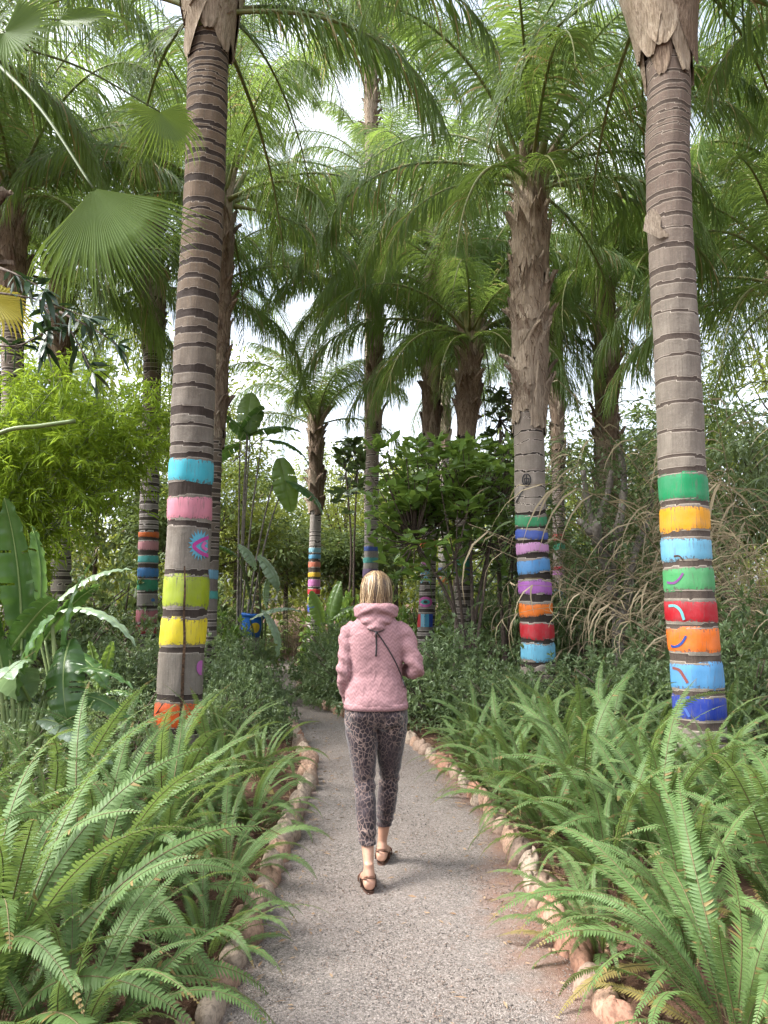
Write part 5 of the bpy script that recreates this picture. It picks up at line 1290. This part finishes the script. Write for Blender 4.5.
# ------------------------------------------------------------------ shrubs
LS = 'low grey-green shrubs bordering the path'; MS = 'shrubs filling the middle distance'
def sh(px, D, rx, h, kind, seed, label, group=LS, ry=None): return shrub(GX(px, D), D, rx, h, kind, seed, label, group, ry, gh(GX(px, D), D))
sh(240, 8.2, .52, .72, 'grey', 1, 'dense grey-green shrub left of the path between dark ringed palm and path')
sh(264, 9.6, .34, .58, 'grey', 2, 'small grey-green shrub on the left path edge just before the bend')
sh(222, 9.4, .75, .8, 'grey', 3, 'grey-green shrub directly below and left of the blue pot')
sh(210, 7.4, .6, .6, 'fine', 4, 'fine-leaved shrub at the foot of the dark ringed palm, path side')
sh(130, 7.2, .8, .72, 'fine', 5, 'fine-leaved shrub left of the dark ringed palm')
sh(100, 9, 1.0, .95, 'grey', 6, 'grey-green shrub in front of the palm under the bamboo')
sh(50, 6.2, .8, .62, 'grey', 7, 'grey-green shrub under the large banana plant')
sh(-10, 5.2, .8, .7, 'fine', 8, 'fine-leaved shrub in the left corner behind the ferns')
sh(180, 10.5, 1.0, 1.0, 'grey', 9, 'grey-green shrub behind the foot of the dark ringed palm')
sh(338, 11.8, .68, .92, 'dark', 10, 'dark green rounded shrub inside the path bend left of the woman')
sh(352, 11.2, .72, .86, 'grey', 11, 'mid-green shrub inside the bend right behind the woman')
sh(398, 10.6, .85, .92, 'grey', 12, 'mid-green shrub inside the bend hidden partly by the woman')
sh(432, 9.3, .85, .95, 'grey', 13, 'full rounded shrub right of the woman above the edging stones')
sh(470, 9.6, .8, 1.05, 'grey', 14, 'tall grey-green shrub left of the pale grey palm')
sh(500, 8.4, .65, .78, 'grey', 15, 'grey-green shrub in front of the pale grey palm, left side')
sh(545, 8.4, .7, .62, 'grey', 16, 'grey-green shrub hiding the foot of the pale grey palm')
sh(590, 8.6, .9, .85, 'grey', 17, 'grey-green shrub right of the pale grey palm')
sh(640, 8.2, .8, .85, 'grey', 18, 'grey-green shrub left of the thick banded palm')
sh(740, 7.4, .9, 1.15, 'grey', 19, 'large grey-leaved shrub right of the thick banded palm')
sh(690, 9, 1.0, 1.2, 'grey', 20, 'grey-green shrub behind the thick banded palm')
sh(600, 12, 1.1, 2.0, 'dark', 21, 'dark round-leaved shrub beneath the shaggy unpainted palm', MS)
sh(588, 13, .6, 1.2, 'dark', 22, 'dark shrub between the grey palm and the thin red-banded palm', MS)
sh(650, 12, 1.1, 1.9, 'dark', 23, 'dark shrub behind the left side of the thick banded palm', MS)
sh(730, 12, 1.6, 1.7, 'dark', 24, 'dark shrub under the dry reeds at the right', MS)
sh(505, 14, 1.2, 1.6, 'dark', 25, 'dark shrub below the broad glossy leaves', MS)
sh(390, 15, 1.2, 1.2, 'glossy', 26, 'shrub with large glossy leaves behind the woman\'s head', MS)
sh(345, 17, 1.0, 1.5, 'glossy', 27, 'glossy shrub between the two slender banded palms left of the woman', MS)
sh(215, 19, 1.6, 1.5, 'bg', 28, 'loose olive shrub left of the seven-banded small palm', MS)
sh(190, 16, 1.8, 1.9, 'bg', 29, 'loose olive shrub behind the dark ringed palm', MS)
sh(110, 15, 1.9, 2.2, 'bg', 30, 'loose olive shrub left of the palm under the bamboo', MS)
sh(40, 13, 1.8, 2.0, 'bg', 31, 'loose olive shrub behind the strelitzia at the left', MS)
sh(150, 11.5, 1.1, 1.3, 'fine', 32, 'fine-leaved shrub at the foot of the palm under the bamboo', MS)
sh(60, 9.5, 1.2, 1.5, 'fine', 33, 'fine-leaved shrub behind the low banana shoot', MS)
sh(212, 15, 1.0, 1.3, 'fine', 34, 'fine-leaved shrub behind the blue pot', MS)
sh(243, 11.9, .55, .93, 'grey', 39, 'grey-green shrub right in front of the stump under the blue pot')
sh(338, 14.0, .8, 1.0, 'grey', 41, 'grey-green shrub beyond the path bend below the seven-banded small palm')
sh(205, 12.6, .9, 1.2, 'glossy', 42, 'bright glossy shrub between the dark ringed palm and the blue pot', MS)
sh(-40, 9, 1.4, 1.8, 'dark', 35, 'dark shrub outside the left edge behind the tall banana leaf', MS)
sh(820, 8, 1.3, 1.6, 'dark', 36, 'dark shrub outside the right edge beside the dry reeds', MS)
sh(415, 18, 1.5, 1.6, 'bg', 37, 'loose olive shrub behind the eye-painted palm', MS)
sh(470, 19, 1.6, 2.0, 'bg', 38, 'loose olive shrub behind the brown-branched glossy tree', MS)

# ------------------------------------------------------------------ glossy-leaved small trees
def glossy_tree(px, D, pts_px, label, seed, stems, leafl=.24, per=11, mat='glossy', name='glossy_tree', cl=.2, dens=1.0):
    b0 = Vector((GX(px, D), D, 0)); root = empty(name, b0, label, 'small tree', 'glossy-leaved small trees'); mb = MB(); rng = np.random.default_rng(seed); C = []; Dd = []
    hubs = [np.array(tuple(P(x, y, D + rng.uniform(-.7, .7)) - b0)) for x, y in stems]
    for h in hubs: tube(mb, catmull([(rng.normal() * .06, rng.normal() * .06, -.05), h * np.array((.35, .35, .55)) + rng.normal(0, .05, 3), h], 7), [.035 - .0014 * i for i in range(15)], 7)
    for (x, y) in pts_px:
        e = np.array(tuple(P(x, y, D + rng.uniform(-.9, .9)) - b0)); h = min(hubs, key=lambda k: np.linalg.norm(k - e)); tube(mb, catmull([h, (h + e) / 2 + np.array((0, 0, -.06)), e], 4), [.014 - .001 * i for i in range(9)], 5, cap=False)
        for _ in range(int(per * dens)):
            d = rng.normal(size=3); d[2] = abs(d[2]) * .6 + .1; C.append(e + rng.normal(0, .05, 3)); Dd.append(d)
    inst('trunk', mb.mesh('trunk', M['wood']), root); mb = MB(); leaves(mb, C, Dd, leafl * rng.uniform(.65, 1.15, len(C)), leafl * .36 * rng.uniform(.8, 1.2, len(C)), rng, cl, True); inst('crown', mb.mesh('crown', M[mat]), root)
    return root
r_ = random.Random(77)
pts = [(r_.gauss(462, 34), r_.gauss(497, 34)) for _ in range(180)] + [(r_.gauss(402, 18), r_.gauss(510, 30)) for _ in range(80)]
pts = [(x, max(448, y)) for x, y in pts if y < 590]
glossy_tree(470, 11.2, pts, 'small tree with broad glossy green leaves and several thin brown trunks right of the woman', 4, [(440, 520), (470, 510), (500, 500), (455, 560), (490, 545), (415, 540)], .25, 9)
pts = [(r_.gauss(500, 22), r_.uniform(450, 600)) for _ in range(70)]
glossy_tree(505, 12.6, pts, 'darker glossy tree between the brown-trunked tree and the grey palm', 5, [(490, 480), (515, 540), (500, 430)], .2, 9, 'bushd')
pts = [(346 + r_.uniform(-9, 9), r_.uniform(440, 520)) for _ in range(20)] + [(360 + r_.uniform(-7, 7), r_.uniform(450, 510)) for _ in range(12)]
glossy_tree(350, 17.5, pts, 'upright fiddle-leaf fig between the two slender palms left of the woman', 6, [(346, 470), (357, 470)], .34, 7, 'bushd', 'fiddle_leaf_fig')
pts = [(503 + r_.uniform(-14, 14), r_.uniform(392, 450)) for _ in range(26)]
glossy_tree(500, 15, pts, 'tall thin glossy tree top showing just left of the grey palm\'s husks', 7, [(500, 420), (508, 450)], .26, 7, 'bushd')

# ------------------------------------------------------------------ gnarled grey multi-stemmed tree
gt = empty('gnarled_tree', (GX(618, 10.8), 10.8, 0), 'gnarled grey tree with forked twisting stems left of the thick banded palm', 'tree', 'trees growing behind the palms')
mb = MB(); b0 = gt.location
for pl in ([(621, 690), (618, 640), (612, 590), (600, 545), (588, 505), (583, 470)], [(612, 600), (612, 560), (620, 520), (624, 480), (618, 440)], [(618, 640), (628, 590), (632, 560), (648, 520), (652, 490)], [(604, 560), (596, 530), (606, 500), (612, 470)], [(600, 545), (590, 530), (578, 520)]):
    q = [tuple(P(x, y, 10.8 + .15 * math.sin(x)) - b0) for x, y in pl]
    if pl[0][1] == 690: q = [(0, 0, -.1)] + q[1:]
    q = catmull(q, 6); tube(mb, q, [.085 * (1 - .6 * i / len(q)) * (1 + .15 * math.sin(i * 1.3)) for i in range(len(q))], 10)
inst('trunk', mb.mesh('trunk', M['woodgrey']), gt)
rng = np.random.default_rng(8); mb = MB(); C = []; Dd = []
for _ in range(70):
    e = np.array(tuple(P(rng.normal(614, 24), rng.uniform(440, 600), 10.8 + rng.normal() * .4) - b0))
    for _ in range(26): C.append(e + rng.normal(0, .11, 3)); Dd.append(rng.normal(size=3))
leaves(mb, C, Dd, rng.uniform(.05, .09, len(C)), rng.uniform(.03, .05, len(C)), rng, .2); inst('crown', mb.mesh('crown', M['bushd']), gt)

# ------------------------------------------------------------------ reeds at the right
def cane_proto(seed, dry=True, L=3.6):
    rng = random.Random(seed); mb = MB(); n = 20; p = np.array((0., 0, 0)); ang = R(rng.uniform(62, 86)); pts = []; bend = R(rng.uniform(10, 75))
    for i in range(n + 1):
        pts.append(p.copy()); ang -= bend / n * (i / n) * 1.9; p = p + np.array((math.cos(ang), .04 * math.sin(i * .7 + seed), math.sin(ang))) * (L / n)
    tube(mb, pts, [.0095 * (1 - .8 * i / n) for i in range(n + 1)], 5, mat=0)
    for i in range(5, n + 1):
        for _ in range(2 if dry else 3):
            if rng.random() < (.5 if dry else .2): continue
            a = rng.uniform(0, 6.28); t = unit(pts[min(i+1, n)] - pts[i-1]); d = unit(t * .6 + np.array((math.cos(a), math.sin(a), .1)) * .8); l = rng.uniform(.3, .62); q = pts[i]; P_ = []; 
            for k in range(5): P_.append(q); d = unit(d + np.array((0, 0, -.5))); q = q + d * l / 4
            s = rng.uniform(.009, .018); ribbon(mb, P_, [s * .7, s, s * .8, s * .5, .001], (math.cos(a + 1), math.sin(a + 1), .5), rng.uniform(.56, 1) if dry else rng.uniform(0, .62), 1)
    return mb.mesh('cane', [M['cane'] if dry else M['greencane'], M['reed']])
CN = {True: [cane_proto(i) for i in (1, 2, 3, 4)], False: [cane_proto(i, False) for i in (5, 6, 7)]}
def reed(px, D, n, seed, label, dry, face, spread, sc=1.0, rad=.5):
    rng = random.Random(seed); x = GX(px, D); root = empty('reed_clump', (x, D, 0), label, 'reeds', 'reed clumps at the right')
    for i in range(n):
        a = R(face + rng.uniform(-spread, spread)); r = rad * math.sqrt(rng.random()); b = rng.uniform(0, 6.28); d = dry if rng.random() < .8 else not dry
        inst('cane', rng.choice(CN[d]), root, (r * math.cos(b), r * math.sin(b), -.02), (rng.uniform(-.35, .35), rng.uniform(-.35, .7), a), sc * rng.uniform(.5, 1.15))
reed(835, 8.6, 60, 1, 'dry straw-coloured reeds arching in from the right edge', True, 175, 40, 1.0, .8)
reed(775, 9.4, 44, 2, 'dry reeds immediately right of the thick banded palm', True, 170, 70, .68, .6)
reed(660, 12.2, 44, 3, 'green drooping reeds left of the thick banded palm', False, 185, 80, 1.25, .6)
reed(612, 13.2, 30, 4, 'reeds with hanging grey-green leaves beside the grey palm', False, 200, 90, 1.1, .5)
reed(720, 12.5, 44, 5, 'dry reeds seen behind the thick banded palm', True, 180, 90, 1.4, .8)
reed(775, 11.6, 54, 6, 'tall dry reeds at the right edge behind the others', True, 180, 60, 1.5, .9)
reed(255, 20, 40, 7, 'thin brown reeds far behind the blue pot', True, 0, 180, .8, 1.2)
reed(330, 21, 36, 8, 'thin brown reeds behind the small seven-banded palm', True, 0, 180, .75, 1.2)
reed(60, 18, 40, 9, 'thin brown reeds far behind the strelitzia at the left', True, 0, 180, .9, 1.4)

# ------------------------------------------------------------------ blue pot with a yellow circle
pd_ = 13.0; pc = P(250, 637, pd_); pot = empty('planter_pot', (pc.x, pc.y, 0), 'blue pot with a yellow circle painted on it, left of the path bend', 'pot')
mb = MB(); n = 40; H0 = pc.z; prof = [(.13, 0), (.155, .02), (.165, .15), (.175, .30), (.185, .335), (.20, .34), (.205, .365), (.20, .385), (.18, .385), (.165, .36), (.14, .30), (.0, .29)]
V = [(r * math.cos(2 * math.pi * k / n), r * math.sin(2 * math.pi * k / n), z) for r, z in prof for k in range(n)]
mb.add(V, [(i*n+k, i*n+(k+1) % n, (i+1)*n+(k+1) % n, (i+1)*n+k) for i in range(len(prof)-1) for k in range(n)] + [tuple(range(n-1, -1, -1))])
pt_ = inst('pot_body', mb.mesh('pot_body', paint_mat('paint_pot', srgb(34, 104, 190), .15)), pot, (0, 0, H0), (0, R(8), 0))
mb = MB(); V = []; 
for ring in (0, .5, 1):
    for k in range(24):
        a = 2 * math.pi * k / 24; z = .17 + .085 * ring * math.sin(a); th = -1.05 + .085 * ring * math.cos(a) / .17; r = .171 + .004 + (z - .15) * .06
        V.append((r * math.cos(th), r * math.sin(th), z))
mb.add(V, [(r*24+k, r*24+(k+1) % 24, (r+1)*24+(k+1) % 24, (r+1)*24+k) for r in (0, 1) for k in range(24)]); inst('painted_dot', mb.mesh('painted_dot', pm((240, 200, 40))), pt_)
st_ = empty('tree_stump', (pc.x, pc.y, 0), 'cut wooden stump carrying the blue pot among the shrubs', 'stump'); mb = MB(); tube(mb, [(0, 0, -.1), (0, 0, H0 * .5), (0, 0, H0 - .004)], [.2, .16, .155], 20); inst('trunk', mb.mesh('trunk', M['woodgrey']), st_)

# ------------------------------------------------------------------ trees and far growth behind everything
bgt = [(-40, 20, 6.0, 2.4, 2.0, 'bg', 'olive tree far left behind the bamboo'), (60, 24, 7.5, 3.0, 2.6, 'grey', 'grey-green tree behind the far palm in the upper left'), (150, 21, 5.2, 2.2, 1.8, 'bg', 'olive tree directly behind the palm under the bamboo'),
       (235, 26, 7.2, 2.6, 2.6, 'yel', 'yellow-green tree behind the tall tree strelitzia'), (330, 30, 7.4, 2.8, 2.6, 'yel', 'yellow-green tree behind the small seven-banded palm'), (400, 33, 8.2, 2.6, 2.2, 'yel', 'pale yellow-green tree just under the clear sky gap'),
       (285, 23, 4.6, 2.2, 1.8, 'bg', 'low olive tree left of the small seven-banded palm'), (455, 27, 7.4, 2.6, 2.4, 'bg', 'olive tree behind the brown-branched glossy tree'), (520, 24, 5.6, 2.2, 2.2, 'dark', 'dark tree behind the grey palm'),
       (590, 27, 7.6, 2.8, 2.6, 'yel', 'yellow-green tree behind the thin red-banded palm'), (655, 22, 5.4, 2.2, 2.1, 'bg', 'olive tree seen between the reeds and the shaggy palm'), (730, 20, 6.0, 2.4, 2.4, 'bg', 'olive tree behind the reeds at the right'), (800, 17, 6.6, 2.2, 2.6, 'grey', 'grey-green tree at the right frame edge'),
       (365, 22, 4.0, 2.0, 1.6, 'bg', 'low olive tree behind the woman\'s head'), (-90, 13, 7.0, 2.2, 3.0, 'dark', 'dark tree outside the left edge beside the fan palm'), (575, 22, 4.2, 1.8, 1.8, 'dark', 'low dark tree behind the thin red-banded palm')]
bgt += [(90, 27, 12, 4.6, 4.0, 'yel', 'tall yellow-green tree showing between fronds in the upper left'), (-20, 21, 9.5, 3.6, 3.4, 'bg', 'tall olive tree at the left edge behind the fan palm'),
        (800, 20, 9.5, 3.2, 3.2, 'yel', 'yellow-green tree at the right edge above the reeds'), (170, 24, 10, 3.4, 3.2, 'yel', 'yellow-green tree behind the crown of the orange-sheathed palm'), (690, 27, 9.5, 3.2, 3.0, 'bg', 'olive tree above the reeds behind the thick banded palm')]
bgt += [(255, 21, 4.4, 1.7, 1.5, 'yel', 'low bright yellow-green tree behind the blue pot'), (345, 25, 5.4, 2.0, 1.8, 'yel', 'bright yellow-green tree just right of the seven-banded small palm'), (395, 24, 4.8, 1.8, 1.6, 'yel', 'low bright yellow-green tree between the slender palms behind the woman'), (205, 20, 5.0, 1.8, 1.7, 'yel', 'bright tree peeping past the dark ringed palm on its path side')]
for i, (px, D, h, rx, rz, k, lab) in enumerate(bgt): tree(GX(px, D), D, h, rx, rz, k, 500 + i, lab)
# far-off growth that reads as one mass, ring behind and to the sides
rng = np.random.default_rng(12); mb = MB(); C = []
for i in range(5200):
    a = rng.uniform(-1.15, 1.15); r = rng.uniform(27, 44); x, y = r * math.sin(a), r * math.cos(a)
    z = abs(rng.normal(0, 1)) * 2.2 + rng.uniform(0, 3.2); 
    if z > 6.5 + 1.2 * math.sin(a * 9) : continue
    C.append((x, y, z))
C = np.array(C); per = 16; C2 = np.repeat(C, per, 0) + rng.normal(0, .5, (len(C) * per, 3)); leaves(mb, C2, rng.normal(size=C2.shape), rng.uniform(.25, .5, len(C2)), rng.uniform(.1, .2, len(C2)), rng, .2, tint=np.clip(np.repeat(rng.random(len(C)), per) * .8 + rng.random(len(C2)) * .15, 0, .92))
tag(inst('thicket', mb.mesh('thicket', M['bgyel'])), kind='stuff', label='far-off undergrowth closing the view behind the trees')
# ground cover under the shrubs
rng = np.random.default_rng(13); mb = MB(); C = []; 
r_ = random.Random(3)
while len(C) < 9000:
    y = r_.uniform(4.5, 24); x = r_.uniform(-.62 * y - 1.5, .62 * y + 1.5); o_ = out_of_path(x, y)
    if o_ < .5 + (.2 if y > 8 else .5): continue
    C.append((x, y, gh(x, y) + r_.random() ** 2 * (.18 + .02 * y)))
C = np.array(C); per = 5; C2 = np.repeat(C, per, 0) + rng.normal(0, .04, (len(C) * per, 3)); Dd = rng.normal(size=C2.shape); Dd[:, 2] = np.abs(Dd[:, 2]) * .6
leaves(mb, C2, Dd, rng.uniform(.04, .09, len(C2)), rng.uniform(.018, .035, len(C2)), rng, .2); tag(inst('ground_cover', mb.mesh('ground_cover', M['bush'])), kind='stuff', label='low leafy ground cover between the shrubs')

# ------------------------------------------------------------------ ferns
FL, FRG = 'sword ferns in the left bed', 'sword ferns in the right bed'
def F_(px, D, size, nf, seed, side, what, **k):
    x = GX(px, D); fern(x, D, size, nf, seed, what, FL if side < 0 else FRG, z=gh(x, D), **k)
F_(-20, 2.75, 1.12, 32, 1, -1, 'biggest fern filling the lower left corner with long upright fronds', face=40, spread=300, upr=.4)
F_(60, 2.55, .80, 20, 2, -1, 'fern at the bottom edge of the photo whose fronds reach over the left path edge', face=15, spread=260)
F_(-80, 3.5, 1.15, 26, 3, -1, 'fern at the left frame edge behind the biggest corner fern', upr=.4)
F_(85, 3.5, 1.0, 26, 4, -1, 'bushy fern in the left bed, middle of the near clump', upr=.4)
F_(150, 3.9, .85, 24, 5, -1, 'fern with fronds hanging to the left edging stones')
F_(40, 4.4, 1.05, 26, 6, -1, 'fern under the banana leaves in the left bed', upr=.4)
F_(165, 4.8, .95, 26, 7, -1, 'upright fern in front of the dark ringed palm', upr=.5)
F_(110, 5.4, .9, 24, 8, -1, 'fern left of the foot of the dark ringed palm', upr=.4)
F_(215, 5.7, .85, 26, 9, -1, 'fern between the dark ringed palm and the left edging stones', upr=.5)
F_(262, 6.4, .62, 20, 10, -1, 'fern beside the path with one frond reaching toward the woman', upr=.4)
F_(216, 7.0, .7, 24, 11, -1, 'pale upright fern right behind the dark ringed palm', upr=.6)
F_(20, 5.6, .8, 22, 12, -1, 'small fern near the large banana plant', upr=.3)
F_(226, 4.3, .62, 20, 45, -1, 'small fern close to the left edging stones level with the lower frame third', upr=.2)
F_(205, 3.45, .6, 18, 46, -1, 'small spreading fern beside the front stones of the left row', upr=.15)
F_(250, 5.2, .62, 20, 47, -1, 'small fern hiding soil behind the middle stones of the left row', upr=.3)
F_(740, 2.75, .85, 24, 21, 1, 'big fern in the lower right corner with pale curling fronds', face=150, spread=300, upr=.25)
F_(690, 3.3, .82, 22, 22, 1, 'fern at the right with a broad twisted frond pointing down', face=160, spread=280, upr=.2)
F_(800, 3.6, 1.05, 24, 23, 1, 'tall fern at the right frame edge', upr=.4)
F_(610, 4.1, .78, 24, 24, 1, 'fern whose fronds trail over the right edging stones', face=190, spread=300, upr=.25)
F_(660, 4.4, 1.0, 26, 25, 1, 'dense fern in the middle of the right bed', upr=.4)
F_(745, 4.6, .95, 26, 26, 1, 'fern in front of the thick banded palm, right side', upr=.35)
F_(585, 5.1, .95, 26, 27, 1, 'fern with a tall upright frond in the right bed', upr=.5)
F_(640, 5.4, 1.0, 26, 28, 1, 'upright fern left of the thick banded palm', upr=.5)
F_(530, 5.6, .78, 24, 29, 1, 'fern leaning over the middle of the right stone row', face=200, spread=320, upr=.25)
F_(705, 5.5, .85, 24, 30, 1, 'fern hiding the foot of the thick banded palm', upr=.3)
F_(785, 5.8, 1.0, 24, 31, 1, 'fern right of the thick banded palm at the frame edge', upr=.4)
F_(560, 6.5, .9, 24, 32, 1, 'fern in front of the pale grey palm', upr=.45)
F_(505, 6.7, .78, 24, 33, 1, 'fern on the right path edge opposite the woman', upr=.35)
F_(610, 6.8, .95, 24, 34, 1, 'fern between the grey palm and the thick banded palm', upr=.5)
F_(480, 7.6, .7, 24, 35, 1, 'small upright fern below the tall grey-green shrub', upr=.5)
F_(655, 7.2, .9, 22, 36, 1, 'fern behind the left side of the thick banded palm', upr=.5)
F_(530, 7.7, .85, 22, 37, 1, 'fern right in front of the light blue band of the grey palm', upr=.5)
F_(730, 6.9, .9, 22, 38, 1, 'fern behind the right side of the thick banded palm', upr=.4)
F_(455, 8.5, .6, 20, 39, 1, 'farthest fern along the right path edge', upr=.4)
F_(497, 6.1, .72, 22, 41, 1, 'fern draped over the right edging stones beside the woman', face=200, spread=320, upr=.2)
F_(470, 7.1, .66, 20, 42, 1, 'low fern spilling on the path where the right row begins to curve', face=200, spread=320, upr=.2)
F_(548, 5.0, .72, 22, 43, 1, 'low fern draped over the stones just before the woman', face=195, spread=320, upr=.15)
F_(600, 3.55, .62, 16, 44, 1, 'small fern at the right stone row near the bottom with fronds over the path', face=190, spread=260, upr=.1)
F_(590, 7.7, .8, 20, 40, 1, 'fern at the back of the right bed near the gnarled tree', upr=.4)
